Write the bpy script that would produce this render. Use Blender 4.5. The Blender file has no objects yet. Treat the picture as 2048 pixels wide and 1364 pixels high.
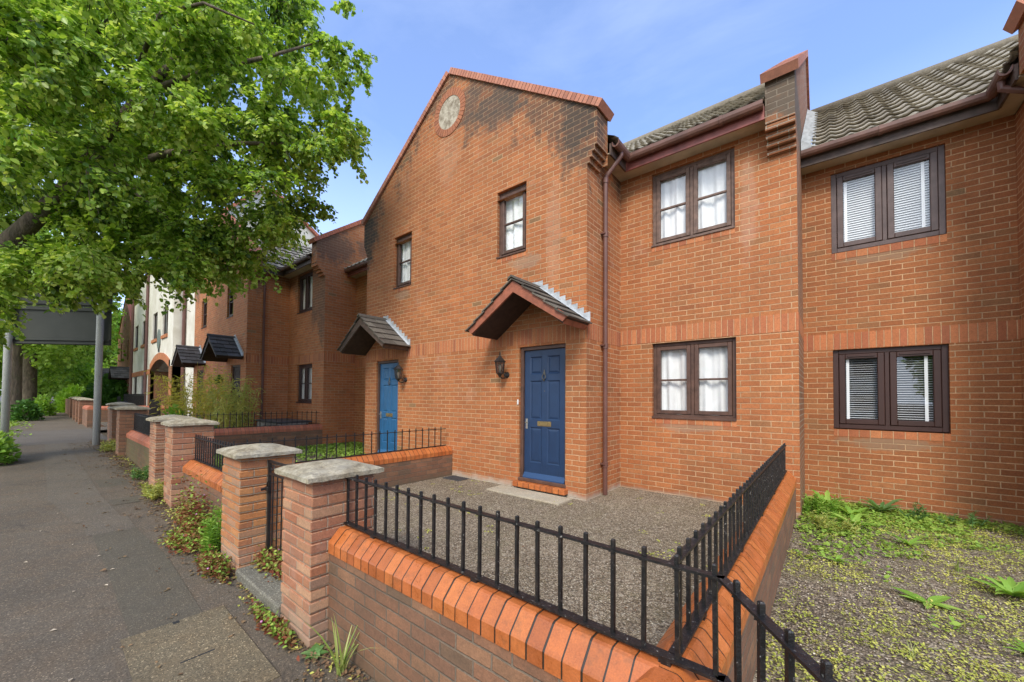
import bpy, bmesh, math, random
import numpy as np
from mathutils import Vector, Matrix
R = math.radians
random.seed(7)
SC = bpy.context.scene
COL = SC.collection

# ------------------------------------------------------------ camera
CAMZ = 1.62
cam_d = bpy.data.cameras.new('camera')
cam = bpy.data.objects.new('camera', cam_d); COL.objects.link(cam)
cam_d.sensor_width = 36.0
cam_d.lens = 773.42 / 2048 * 36.0
cam_d.shift_x = 0.0
cam_d.shift_y = (777.69 - 682.0) / 2048
cam_d.clip_start = 0.05; cam_d.clip_end = 3000
_yaw, _pit, _rol = R(-39.2074), R(1.3845), R(.4243)
_f = Vector((math.sin(_yaw)*math.cos(_pit), math.cos(_yaw)*math.cos(_pit), math.sin(_pit)))
_r = Vector((math.cos(_yaw), -math.sin(_yaw), 0)); _u = _r.cross(_f)
_r2 = math.cos(_rol)*_r + math.sin(_rol)*_u; _u2 = -math.sin(_rol)*_r + math.cos(_rol)*_u
mw = Matrix.Identity(4)
for i in range(3):
    mw[i][0] = _r2[i]; mw[i][1] = _u2[i]; mw[i][2] = -_f[i]
mw[2][3] = CAMZ
cam.matrix_world = mw
SC.camera = cam

# ------------------------------------------------------------ world, sun, exposure
SUN_EL, SUN_AZ = R(44), R(152)          # azimuth measured clockwise from +Y (sun behind the camera, to its right)
world = bpy.data.worlds.new('World'); SC.world = world; world.use_nodes = True
wt = world.node_tree; wt.nodes.clear()
wo = wt.nodes.new('ShaderNodeOutputWorld'); wb = wt.nodes.new('ShaderNodeBackground')
sky = wt.nodes.new('ShaderNodeTexSky'); sky.sky_type = 'NISHITA'; sky.sun_disc = False
sky.sun_elevation = SUN_EL; sky.sun_rotation = SUN_AZ
sky.air_density = 1.0; sky.dust_density = 0.3; sky.ozone_density = 2.2; sky.altitude = 50
tc = wt.nodes.new('ShaderNodeTexCoord'); mp = wt.nodes.new('ShaderNodeMapping')
mp.inputs['Scale'].default_value = (1.0, 1.0, 2.6)
nz = wt.nodes.new('ShaderNodeTexNoise'); nz.inputs['Scale'].default_value = 1.7
nz.inputs['Detail'].default_value = 7; nz.inputs['Roughness'].default_value = .6
nz.inputs['Distortion'].default_value = .5
cr = wt.nodes.new('ShaderNodeValToRGB')
cr.color_ramp.elements[0].position = .50; cr.color_ramp.elements[0].color = (.10,.10,.10,1)
cr.color_ramp.elements[1].position = .85; cr.color_ramp.elements[1].color = (.24,.24,.24,1)
sep = wt.nodes.new('ShaderNodeSeparateXYZ')
hz = wt.nodes.new('ShaderNodeMapRange'); hz.inputs[1].default_value = .0; hz.inputs[2].default_value = .55
hz.inputs[3].default_value = .50; hz.inputs[4].default_value = 0.0
ad = wt.nodes.new('ShaderNodeMath'); ad.operation = 'ADD'; ad.use_clamp = True
mx = wt.nodes.new('ShaderNodeMix'); mx.data_type = 'RGBA'
mx.inputs['B'].default_value = (6.0, 6.6, 7.6, 1)
wt.links.new(tc.outputs['Generated'], mp.inputs['Vector']); wt.links.new(mp.outputs[0], nz.inputs['Vector'])
wt.links.new(nz.outputs[0], cr.inputs[0]); wt.links.new(tc.outputs['Generated'], sep.inputs[0])
wt.links.new(sep.outputs[2], hz.inputs[0]); wt.links.new(cr.outputs[0], ad.inputs[0]); wt.links.new(hz.outputs[0], ad.inputs[1])
bk = wt.nodes.new('ShaderNodeMapRange'); bk.interpolation_type = 'SMOOTHSTEP'   # the half of the sky behind the camera is overcast
bk.inputs[1].default_value = .15; bk.inputs[2].default_value = -.75; bk.inputs[3].default_value = 0; bk.inputs[4].default_value = .80
wt.links.new(sep.outputs[1], bk.inputs[0])
ad2 = wt.nodes.new('ShaderNodeMath'); ad2.operation = 'ADD'; ad2.use_clamp = True
wt.links.new(ad.outputs[0], ad2.inputs[0]); wt.links.new(bk.outputs[0], ad2.inputs[1])
tint = wt.nodes.new('ShaderNodeMix'); tint.data_type = 'RGBA'; tint.blend_type = 'MULTIPLY'; tint.inputs['Factor'].default_value = 1.0
tint.inputs['B'].default_value = (.78, .99, 1.33, 1); wt.links.new(sky.outputs[0], tint.inputs['A'])
wt.links.new(ad2.outputs[0], mx.inputs['Factor']); wt.links.new(tint.outputs['Result'], mx.inputs['A'])
wt.links.new(mx.outputs['Result'], wb.inputs['Color']); wb.inputs['Strength'].default_value = .14
wt.links.new(wb.outputs[0], wo.inputs[0])

sd = bpy.data.lights.new('sun', 'SUN'); sd.energy = 1.8; sd.angle = R(20); sd.color = (1.0, .94, .84)
sun = bpy.data.objects.new('sun', sd); COL.objects.link(sun)
_sv = Vector((math.sin(SUN_AZ)*math.cos(SUN_EL), math.cos(SUN_AZ)*math.cos(SUN_EL), math.sin(SUN_EL)))
sun.rotation_euler = _sv.to_track_quat('Z', 'Y').to_euler()

SC.view_settings.view_transform = 'Standard'; SC.view_settings.look = 'None'
SC.view_settings.gamma = 1.0; SC.view_settings.exposure = 0.94
SC.render.engine = 'CYCLES'
try:
    SC.cycles.transparent_max_bounces = 24
    SC.cycles.max_bounces = 8
except Exception: pass

# ------------------------------------------------------------ object helpers
def link(o): COL.objects.link(o); return o

def thing(name, label, cat, loc=(0,0,0), group=None):
    o = bpy.data.objects.new(name, None); link(o)
    o.location = loc; o.empty_display_size = .2
    o['label'] = label; o['category'] = cat
    if group: o['group'] = group
    return o

def wloc(o):
    v = Vector(o.location)
    while o.parent: o = o.parent; v += Vector(o.location)
    return v

class MB:
    """collects world-space polygons, builds ONE mesh object"""
    def __init__(s): s.v = []; s.f = []; s.c = []
    def poly(s, pts, c=None):
        n = len(s.v); s.v += [tuple(p) for p in pts]; s.f.append(tuple(range(n, n+len(pts)))); s.c.append(c)
    def mesh(s, vs, fs, c=None):
        n = len(s.v); s.v += [tuple(p) for p in vs]
        for f in fs: s.f.append(tuple(n+i for i in f)); s.c.append(c)
    def box(s, x0, x1, y0, y1, z0, z1, c=None, b=0.0):
        if b > 0:
            b = min(b, (x1-x0)*.45, (y1-y0)*.45, (z1-z0)*.45)
            vs = []; 
            for ax in range(3):
                for sx in (0,1):
                    for sy in (0,1):
                        for sz in (0,1):
                            p = [x1 if sx else x0, y1 if sy else y0, z1 if sz else z0]
                            sg = (sx, sy, sz)
                            for k in range(3):
                                if k != ax: p[k] += -b if sg[k] else b
                            vs.append(p)
            I = lambda ax, a, b_, c_: ax*8 + a*4 + b_*2 + c_
            fs = []
            # main faces
            for a in (0,1):
                q = [I(0,a,0,0), I(0,a,1,0), I(0,a,1,1), I(0,a,0,1)]; fs.append(q if a else q[::-1])
                q = [I(1,0,a,0), I(1,0,a,1), I(1,1,a,1), I(1,1,a,0)]; fs.append(q if a else q[::-1])
                q = [I(2,0,0,a), I(2,1,0,a), I(2,1,1,a), I(2,0,1,a)]; fs.append(q if a else q[::-1])
            for a in (0,1):
                for b_ in (0,1):
                    fs.append([I(0,a,b_,0), I(1,a,b_,0), I(1,a,b_,1), I(0,a,b_,1)] if (a ^ b_) == 0 else [I(1,a,b_,0), I(0,a,b_,0), I(0,a,b_,1), I(1,a,b_,1)])
                    fs.append([I(0,a,0,b_), I(0,a,1,b_), I(2,a,1,b_), I(2,a,0,b_)] if (a ^ b_) else [I(0,a,1,b_), I(0,a,0,b_), I(2,a,0,b_), I(2,a,1,b_)])
                    fs.append([I(1,0,a,b_), I(1,1,a,b_), I(2,1,a,b_), I(2,0,a,b_)] if (a ^ b_) == 0 else [I(1,1,a,b_), I(1,0,a,b_), I(2,0,a,b_), I(2,1,a,b_)])
                    for c_ in (0,1):
                        t = [I(0,a,b_,c_), I(1,a,b_,c_), I(2,a,b_,c_)]
                        fs.append(t if (a ^ b_ ^ c_) else t[::-1])
            s.mesh(vs, fs, c); return
        vs = [(x0,y0,z0),(x1,y0,z0),(x1,y1,z0),(x0,y1,z0),(x0,y0,z1),(x1,y0,z1),(x1,y1,z1),(x0,y1,z1)]
        s.mesh(vs, [(3,2,1,0),(4,5,6,7),(0,1,5,4),(1,2,6,5),(2,3,7,6),(3,0,4,7)], c)
    def prism(s, pts, axis, a0, a1, c=None, cap=True):
        """pts: 2D profile; axis 'x': (y,z), 'y': (x,z), 'z': (x,y); extruded a0..a1"""
        def P(p, a):
            return {'x': (a, p[0], p[1]), 'y': (p[0], a, p[1]), 'z': (p[0], p[1], a)}[axis]
        n = len(pts); vs = [P(p, a0) for p in pts] + [P(p, a1) for p in pts]
        fs = [(i, (i+1) % n, n+(i+1) % n, n+i) for i in range(n)]
        if cap: fs += [tuple(range(n))[::-1], tuple(range(n, 2*n))]
        s.mesh(vs, fs, c)
    def beam(s, p, q, w, h, up=(0,0,1), c=None):
        p = Vector(p); q = Vector(q); d = (q-p).normalized(); u = Vector(up)
        sd_ = d.cross(u).normalized(); u2 = sd_.cross(d)
        vs = []
        for e in (p, q):
            for a, b in ((-1,-1),(1,-1),(1,1),(-1,1)): vs.append(e + sd_*(a*w/2) + u2*(b*h/2))
        s.mesh(vs, [(0,1,2,3),(7,6,5,4),(0,4,5,1),(1,5,6,2),(2,6,7,3),(3,7,4,0)], c)
    def tube(s, pts, rad, n=8, c=None, cap=True):
        pts = [Vector(p) for p in pts]
        rs = rad if isinstance(rad, (list, tuple)) else [rad]*len(pts)
        vs = []; prev = None
        for i, p in enumerate(pts):
            d = (pts[min(i+1, len(pts)-1)] - pts[max(i-1, 0)]).normalized()
            a = prev if prev is not None else (Vector((0,0,1)) if abs(d.z) < .9 else Vector((1,0,0)))
            u = d.cross(a)
            if u.length < 1e-5: u = d.cross(Vector((0,1,0)))
            u.normalize(); w = u.cross(d).normalized(); prev = w
            for k in range(n):
                t = 2*math.pi*k/n
                vs.append(p + (u*math.cos(t) + w*math.sin(t))*rs[i])
        fs = []
        for i in range(len(pts)-1):
            for k in range(n):
                fs.append((i*n+k, i*n+(k+1) % n, (i+1)*n+(k+1) % n, (i+1)*n+k))
        if cap: fs += [tuple(range(n)), tuple(range((len(pts)-1)*n, len(pts)*n))[::-1]]
        s.mesh(vs, fs, c)
    def lathe(s, prof, cx, cy, n=16, c=None):
        vs = []
        for r, z in prof:
            for k in range(n):
                t = 2*math.pi*k/n; vs.append((cx+r*math.cos(t), cy+r*math.sin(t), z))
        fs = []
        for i in range(len(prof)-1):
            for k in range(n): fs.append((i*n+k, i*n+(k+1) % n, (i+1)*n+(k+1) % n, (i+1)*n+k))
        fs += [tuple(range(n))[::-1], tuple(range((len(prof)-1)*n, len(prof)*n))]
        s.mesh(vs, fs, c)
    def build(s, name, mat, parent=None, smooth=False, kind=None, label=None, normals=True):
        me = bpy.data.meshes.new(name)
        off = wloc(parent) if parent else Vector((0,0,0))
        o = bpy.data.objects.new(name, me); link(o)
        me.from_pydata([tuple(Vector(v)) for v in s.v], [], s.f)
        if normals:
            bm = bmesh.new(); bm.from_mesh(me); bmesh.ops.recalc_face_normals(bm, faces=bm.faces); bm.to_mesh(me); bm.free()
        if any(c is not None for c in s.c):
            at = me.attributes.new('rnd', 'FLOAT', 'FACE')
            at.data.foreach_set('value', [0.5 if c is None else float(c) for c in s.c])
        if smooth: me.polygons.foreach_set('use_smooth', [True]*len(me.polygons))
        if isinstance(mat, (list, tuple)):
            for m_ in mat: me.materials.append(m_)
        else: me.materials.append(mat)
        me.update()
        if parent is not None:
            o.parent = parent; o.location = -off
        if kind: o['kind'] = kind
        if label: o['label'] = label
        return o

def tag(o, label, cat, group=None):
    o['label'] = label; o['category'] = cat
    if group: o['group'] = group
    return o

def copy_tree(root, loc, label=None, group=None, rz=None, sc=None):
    r = root.copy(); link(r); r.location = loc
    if rz is not None: r.rotation_euler = (0,0,rz)
    if sc is not None: r.scale = (sc,)*3 if not isinstance(sc, tuple) else sc
    if label: r['label'] = label
    if group: r['group'] = group
    for ch in list(root.children):
        c = ch.copy(); link(c); c.parent = r
        for g in list(ch.children):
            d = g.copy(); link(d); d.parent = c
    return r

# ------------------------------------------------------------ node helpers
class NT:
    def __init__(s, name, rough=.8):
        s.m = bpy.data.materials.new(name); s.m.use_nodes = True; s.t = s.m.node_tree
        s.b = s.t.nodes['Principled BSDF']; s.b.inputs['Roughness'].default_value = rough
        s.o = s.t.nodes['Material Output']; s._g = None
    def n(s, ty, **k):
        x = s.t.nodes.new(ty)
        for a, v in k.items(): setattr(x, a, v)
        return x
    def put(s, sock, v):
        if v is None: return
        if hasattr(v, 'is_output') or isinstance(v, bpy.types.NodeSocket): s.t.links.new(v, sock)
        else:
            if isinstance(v, (tuple, list)) and len(v) == 3 and sock.type == 'RGBA': v = (*v, 1)
            sock.default_value = v
    def ma(s, op, a, b=None, c=None, clamp=False):
        x = s.n('ShaderNodeMath', operation=op, use_clamp=clamp); s.put(x.inputs[0], a); s.put(x.inputs[1], b)
        if c is not None: s.put(x.inputs[2], c)
        return x.outputs[0]
    def obj(s): return s.geo()['Position']
    def geo(s):
        if not s._g: s._g = s.n('ShaderNodeNewGeometry').outputs
        return s._g
    def coord(s):
        if not hasattr(s, '_tc'): s._tc = s.n('ShaderNodeTexCoord').outputs['Object']
        return s._tc
    def sep(s, v): x = s.n('ShaderNodeSeparateXYZ'); s.put(x.inputs[0], v); return x.outputs
    def comb(s, a, b, c=0.0):
        x = s.n('ShaderNodeCombineXYZ'); s.put(x.inputs[0], a); s.put(x.inputs[1], b); s.put(x.inputs[2], c); return x.outputs[0]
    def noise(s, vec, scale, detail=4, rough=.55, dist=0, col=False):
        x = s.n('ShaderNodeTexNoise'); s.put(x.inputs['Vector'], vec); x.inputs['Scale'].default_value = scale
        x.inputs['Detail'].default_value = detail; x.inputs['Roughness'].default_value = rough; x.inputs['Distortion'].default_value = dist
        return x.outputs[1 if col else 0]
    def voro(s, vec, scale, feat='F1', out='Color', rnd=1.0):
        x = s.n('ShaderNodeTexVoronoi', feature=feat); s.put(x.inputs['Vector'], vec); x.inputs['Scale'].default_value = scale
        x.inputs['Randomness'].default_value = rnd
        return x.outputs[out]
    def ramp(s, f, st, interp='LINEAR'):
        x = s.n('ShaderNodeValToRGB'); s.put(x.inputs[0], f); e = x.color_ramp.elements; x.color_ramp.interpolation = interp
        while len(e) < len(st): e.new(.5)
        for i, (p, c) in enumerate(st):
            e[i].position = p; e[i].color = (*c, 1) if isinstance(c, (tuple, list)) else (c, c, c, 1)
        return x.outputs[0]
    def mr(s, v, a, b, c=0.0, d=1.0, smooth=False):
        x = s.n('ShaderNodeMapRange'); x.interpolation_type = 'SMOOTHSTEP' if smooth else 'LINEAR'
        s.put(x.inputs[0], v); s.put(x.inputs[1], a); s.put(x.inputs[2], b); s.put(x.inputs[3], c); s.put(x.inputs[4], d); return x.outputs[0]
    def mix(s, f, a, b, mode='MIX'):
        x = s.n('ShaderNodeMix', data_type='RGBA', blend_type=mode); s.put(x.inputs['Factor'], f); s.put(x.inputs['A'], a); s.put(x.inputs['B'], b)
        return x.outputs['Result']
    def white(s, v):
        x = s.n('ShaderNodeTexWhiteNoise', noise_dimensions='2D'); s.put(x.inputs['Vector'], v); return x.outputs[0], x.outputs[1]
    def attr(s, name): x = s.n('ShaderNodeAttribute', attribute_name=name); return x.outputs['Fac']
    def bump(s, h, dist=.005, strength=1.0):
        x = s.n('ShaderNodeBump'); s.put(x.inputs['Height'], h); x.inputs['Distance'].default_value = dist; x.inputs['Strength'].default_value = strength
        s.t.links.new(x.outputs[0], s.b.inputs['Normal']); return x
    def base(s, c): s.put(s.b.inputs['Base Color'], c)
    def rough(s, c): s.put(s.b.inputs['Roughness'], c)

def simple(name, col, rough=.6, metal=0, noise=None, bump=0, spec=None):
    t = NT(name, rough); t.b.inputs['Metallic'].default_value = metal
    if spec is not None: t.b.inputs['Specular IOR Level'].default_value = spec
    if noise:
        sc_, amt = noise
        nn = t.noise(t.obj(), sc_, 5, .6)
        dk = tuple(c*(1-amt) for c in col); lt = tuple(min(1, c*(1+amt)) for c in col)
        t.base(t.ramp(nn, [(.3, dk), (.7, lt)]))
        if bump: t.bump(nn, bump)
    else: t.base((*col, 1))
    return t.m

ORANGE = [(0.0,(.385,.130,.043)),(.22,(.41,.144,.048)),(.42,(.395,.138,.048)),(.58,(.425,.152,.052)),(.74,(.365,.122,.042)),(.86,(.395,.151,.054)),(.97,(.325,.137,.053)),(.994,(.26,.14,.062))]
def brick_mat(name, pal=ORANGE, mortar=(.60,.37,.20), bw=.225, bh=.075, off=.5, mj=.0052, stain=None, dirt=.0, dirtcol=(.06,.05,.035),
              damp=None, rough=.85, tone=1.0, worn=0.0, z0=0.0, white=.0, mixdir=False, stains=()):
    t = NT(name, rough)
    P = t.obj(); x, y, z = t.sep(P); nx, ny, nz_ = t.sep(t.geo()['True Normal'])
    ax = t.ma('GREATER_THAN', t.ma('ABSOLUTE', nx), .6); az = t.ma('GREATER_THAN', t.ma('ABSOLUTE', nz_), .7)
    u = t.ma('ADD', t.ma('MULTIPLY', x, t.ma('SUBTRACT', 1, ax)), t.ma('MULTIPLY', t.ma('ADD', y, .05), ax))
    v = t.ma('ADD', t.ma('MULTIPLY', t.ma('SUBTRACT', z, z0), t.ma('SUBTRACT', 1, az)), t.ma('MULTIPLY', y, az))
    wob = t.noise(P, 9, 2); u = t.ma('ADD', u, t.ma('MULTIPLY', t.ma('SUBTRACT', wob, .5), .006 + worn*.01))
    wob2 = t.noise(P, 5, 2); v = t.ma('ADD', v, t.ma('MULTIPLY', t.ma('SUBTRACT', wob2, .5), .007 + worn*.01))
    rv = t.ma('DIVIDE', v, bh); row = t.ma('FLOOR', rv)
    # alternate rows shift half a brick, with a few off-beat courses
    par = t.ma('FLOORED_MODULO', row, 2.0)
    ru = t.ma('ADD', t.ma('DIVIDE', u, bw), t.ma('MULTIPLY', par, off)); colm = t.ma('FLOOR', ru)
    fu = t.ma('SUBTRACT', ru, colm); fv = t.ma('SUBTRACT', rv, row)
    du = t.ma('MULTIPLY', t.ma('MINIMUM', fu, t.ma('SUBTRACT', 1, fu)), bw); dv = t.ma('MULTIPLY', t.ma('MINIMUM', fv, t.ma('SUBTRACT', 1, fv)), bh)
    d = t.ma('MINIMUM', du, dv)
    d = t.ma('ADD', d, t.ma('MULTIPLY', t.ma('SUBTRACT', t.noise(P, 70, 2), .5), .0035 + worn*.004))
    bm_ = t.mr(d, mj - .0014, mj + .0016, 0, 1, True)
    r1, rc = t.white(t.comb(colm, row)); r2, _ = t.white(t.comb(t.ma('ADD', colm, 37.3), t.ma('MULTIPLY', row, 1.7)))
    bc = t.ramp(r1, [(p, tuple(q*tone for q in c)) for p, c in pal], 'CONSTANT')
    fine = t.noise(P, 120, 3, .7); med = t.noise(P, 3.2, 4, .6); big = t.noise(P, .8, 3, .6)
    bc = t.mix(1.0, bc, t.ramp(fine, [(.25, .74), (.75, 1.22)]), 'MULTIPLY')
    bc = t.mix(1.0, bc, t.ramp(r2, [(0, .91), (1, 1.09)]), 'MULTIPLY')
    streak = t.noise(t.comb(t.ma('MULTIPLY', x, 1.0), y, t.ma('MULTIPLY', z, .22)), 2.6, 6, .72)
    bc = t.mix(1.0, bc, t.ramp(streak, [(.32, (.87,.86,.84)), (.5, (1,1,1)), (.7, (1.07,1.07,1.06))]), 'MULTIPLY')
    pit = t.noise(P, 45, 4, .75); bc = t.mix(1.0, bc, t.ramp(pit, [(.30, .78), (.5, 1.0), (.72, 1.16)]), 'MULTIPLY')
    bc = t.mix(1.0, bc, t.ramp(big, [(.3, (.90,.92,.92)), (.7, (1.10,1.07,1.02))]), 'MULTIPLY')
    mc = t.mix(t.mr(t.noise(P, 2.1, 4, .65), .35, .65), tuple(c*.66 for c in mortar), mortar)
    mc = t.mix(1.0, mc, t.ramp(t.noise(P, 60, 2), [(.3, .82), (.7, 1.15)]), 'MULTIPLY')
    c = t.mix(bm_, mc, bc)
    # pale lime bloom in patches
    if white:
        w = t.ma('MULTIPLY', t.mr(t.noise(P, 1.1, 6, .72), .60, .78), white)
        c = t.mix(w, c, (.60,.45,.36))
    if dirt:
        w = t.ma('MULTIPLY', t.mr(t.noise(P, 1.6, 6, .75, .4), .32, .62), dirt)
        w = t.ma('MULTIPLY', w, t.ramp(t.noise(P, 26, 3, .7), [(.3, .6), (.7, 1.0)]))
        c = t.mix(w, c, dirtcol)
    if stain:       # black rain staining that hangs under a sloping coping (xc, apex z, slope, depth)
        xc, za, sl, dp, amt = stain
        tz = t.ma('SUBTRACT', t.ma('SUBTRACT', za, t.ma('MULTIPLY', t.ma('ABSOLUTE', t.ma('SUBTRACT', x, xc)), sl)), z)
        sn = t.noise(t.comb(t.ma('MULTIPLY', x, 1.0), y, t.ma('MULTIPLY', z, .55)), 1.15, 6, .72, .3)
        w = t.mr(t.ma('ADD', tz, t.ma('MULTIPLY', t.ma('SUBTRACT', sn, .56), 4.6*dp)), 0.05, dp, 1, 0, True)
        w = t.mr(t.ma('ADD', w, t.ma('ADD', t.ma('MULTIPLY', t.ma('SUBTRACT', r2, .5), .38), t.ma('MULTIPLY', t.ma('SUBTRACT', t.noise(P, 17, 5, .75), .5), 1.0))), .34, 1.22, 0, 1, True)
        w = t.ma('MULTIPLY', w, t.ma('MULTIPLY', amt, t.mr(bm_, 0, 1, .38, 1)))
        c = t.mix(w, c, (.072,.050,.034))
    for (sx, sy, sz, rx, rz_, colr, amt) in stains:   # single stains with a place of their own
        ddx = t.ma('DIVIDE', t.ma('SUBTRACT', x if sy is None else y, sx if sy is None else sy), rx)
        ddz = t.ma('DIVIDE', t.ma('SUBTRACT', z, sz), rz_)
        rr = t.ma('SQRT', t.ma('ADD', t.ma('MULTIPLY', ddx, ddx), t.ma('MULTIPLY', ddz, ddz)))
        rr = t.ma('ADD', rr, t.ma('MULTIPLY', t.ma('SUBTRACT', t.noise(P, 5, 5, .7), .5), 1.1))
        w = t.mr(rr, .3, 1.0, 1, 0, True)
        w = t.mr(t.ma('ADD', w, t.ma('ADD', t.ma('MULTIPLY', t.ma('SUBTRACT', r2, .5), .35), t.ma('MULTIPLY', t.ma('SUBTRACT', t.noise(P, 19, 5, .75), .5), .9))), .3, .95, 0, 1, True)
        w = t.ma('MULTIPLY', w, t.ma('MULTIPLY', amt, t.mr(bm_, 0, 1, .6, 1)))
        c = t.mix(w, c, colr)
    if damp:        # splash zone with pale/green grime near the ground: (z level, height, colour, amount)
        dz0, dh, dc, da = damp
        w = t.ma('MULTIPLY', t.mr(t.ma('ADD', z, t.ma('MULTIPLY', t.ma('SUBTRACT', t.noise(P, 4, 5, .7), .5), dh*1.6)), dz0, dz0+dh, 1, 0, True), da)
        c = t.mix(w, c, dc)
    t.base(c)
    h = t.ma('ADD', t.ma('MULTIPLY', bm_, .8), t.ma('MULTIPLY', fine, .35))
    t.bump(h, .006, .9)
    return t.m

# ------------------------------------------------------------ materials
H0 = CAMZ
STW = (.42,.36,.30)
M = {}
M['gable'] = brick_mat('brick_gable', tone=1.0, stain=(-5.5, 7.95, .70, 1.15, .86), white=.28,
    stains=[(-5.55, None, 6.2, .5, .9, (.46,.34,.25), .14), (-4.25, None, 6.55, .95, .62, (.075,.056,.042), .75), (-5.0, None, 6.95, .5, .6, (.08,.06,.045), .6), (-3.15, None, 4.1, .22, 1.2, (.52,.34,.24), .20), (-8.35, None, 5.3, .55, 1.1, (.045,.036,.026), .85), (-2.75, None, 5.6, .45, .8, (.05,.04,.03), .8),(-3.7, None, 3.78, .5, .18, (.30,.22,.15), .5),(-6.9, None, 3.78, .45, .18, (.30,.22,.15), .5)],
    damp=(.20, .14, (.48,.44,.36), .8))
M['bay'] = brick_mat('brick_bay', tone=.98, white=.22, damp=(.20,.08,(.40,.35,.28),.5), stains=[(-.80, None, 4.2, .16, 1.1, (.54,.38,.29), .2), (-1.5, None, 1.24, .7, .14, (.30,.22,.15), .5)])
M['brickC'] = brick_mat('brick_right_house', tone=.86, white=.10, damp=(.17,.10,(.22,.16,.11),.5), stains=[(.6,None,1.05,.7,.16,(.26,.19,.12),.6),(.6,None,3.62,.7,.16,(.26,.19,.12),.6)])
M['brickB'] = brick_mat('brick_left_house', tone=1.15, mortar=(.50,.31,.18), white=.05, stain=(-16.4, 7.9, .70, .9, .7), damp=(.6,.12,(.3,.25,.2),.5))
M['sideB'] = brick_mat('brick_left_side_wall', tone=1.08, mortar=(.46,.29,.18), stains=[(-11, 5.2, 6.0, 1.2, .8, (.075,.058,.044), .7), (-11, 6.3, 6.1, .6, .5, (.08,.06,.045), .55)])
M['party'] = brick_mat('brick_party_wall', tone=.72, dirt=.45, dirtcol=(.16,.12,.08), mortar=(.56,.46,.34), stains=[(-.42, None, 5.45, .9, .6, (.105,.08,.055), .95)])
SOL = [(0,(.43,.145,.058)),(.25,(.47,.165,.066)),(.5,(.40,.130,.054)),(.7,(.49,.182,.072)),(.88,(.37,.122,.056))]
M['soldier'] = brick_mat('brick_soldier', pal=SOL, bw=.075, bh=50., off=0, mj=.0042)
M['header'] = brick_mat('brick_sill_header', pal=SOL, bw=.1125, bh=.9, off=0, mj=.0045, tone=1.0)
WPAL = [(0,(.25,.115,.062)),(.2,(.28,.130,.070)),(.4,(.225,.108,.062)),(.6,(.26,.122,.066)),(.8,(.30,.148,.078)),(.94,(.19,.11,.065))]
M['lowwall'] = brick_mat('brick_garden_wall', pal=WPAL, mortar=(.22,.165,.115), bw=.225, mj=.0048, dirt=.55, worn=.5, damp=(.0,.22,(.12,.085,.05),.6), dirtcol=(.085,.062,.04))
M['divwall'] = brick_mat('brick_divider_wall', pal=WPAL, mortar=(.25,.18,.12), mj=.0042, dirt=.55, worn=.5, damp=(.20,.15,(.12,.10,.06),.6))
M['mosswall'] = brick_mat('brick_mossy_wall', pal=WPAL, mortar=(.2,.17,.11), mj=.0042, dirt=.9, worn=.8, dirtcol=(.10,.11,.035), tone=.75)
PPAL = [(0,(.40,.17,.085)),(.22,(.44,.21,.11)),(.45,(.36,.15,.08)),(.65,(.46,.25,.14)),(.82,(.38,.135,.06)),(.93,(.30,.17,.11))]
M['pillar'] = brick_mat('brick_pillar', pal=PPAL, mortar=(.40,.29,.20), mj=.0045, worn=.7, white=.35, dirt=.18, dirtcol=(.22,.17,.12), damp=(.02,.30,(.30,.24,.18),.55), bw=.215)
M['pillar2'] = brick_mat('brick_pillar_orange', pal=[(0,(.46,.18,.06)),(.3,(.50,.22,.08)),(.6,(.40,.16,.07)),(.85,(.42,.22,.12))], mortar=(.40,.30,.20), mj=.0045, worn=.7, dirt=.15, damp=(.02,.35,(.42,.36,.30),.5), bw=.215, white=.2)
M['pillar3'] = brick_mat('brick_pillar_dark', pal=WPAL, mortar=(.25,.2,.14), mj=.0045, worn=.8, dirt=.35, bw=.215, tone=1.1)

def coping_mat(name, c1, c2, mort, gloss=.38, dirt=.25):
    t = NT(name, gloss); a = t.attr('rnd'); P = t.obj()
    c = t.ramp(a, [(0,c1),(.35,tuple((p+q)/2 for p,q in zip(c1,c2))),(.7,c2),(1.0,tuple(q*.8 for q in c1))])
    n_ = t.noise(P, 14, 5, .7); c = t.mix(1.0, c, t.ramp(n_, [(.3,(.80,.76,.72)),(.7,(1.12,1.1,1.06))]), 'MULTIPLY')
    fine = t.noise(P, 160, 2); c = t.mix(1.0, c, t.ramp(fine, [(.3,.85),(.7,1.1)]), 'MULTIPLY')
    w = t.ma('MULTIPLY', t.mr(t.noise(P, 6, 6, .75), .55, .75), dirt); c = t.mix(w, c, (.12,.07,.035))
    isM = t.ma('LESS_THAN', a, -.05); c = t.mix(isM, c, mort)
    t.base(c); t.rough(t.mr(n_, .35, .65, gloss-.12, gloss+.3)); t.bump(fine, .001, .6); return t.m
M['coping'] = coping_mat('coping_glazed_orange', (.455,.128,.036), (.53,.168,.046), (.033,.024,.016), gloss=.34, dirt=.75)
M['ringb'] = coping_mat('roundel_ring_brick', (.38,.145,.075), (.44,.175,.09), (.25,.17,.11), .8, .3)
M['coping_red'] = coping_mat('coping_red_far', (.42,.13,.07), (.50,.17,.09), (.12,.08,.06), .6)
M['verge'] = coping_mat('coping_gable_brick', (.46,.185,.12), (.53,.235,.155), (.11,.07,.05), .75, .15)

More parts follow.
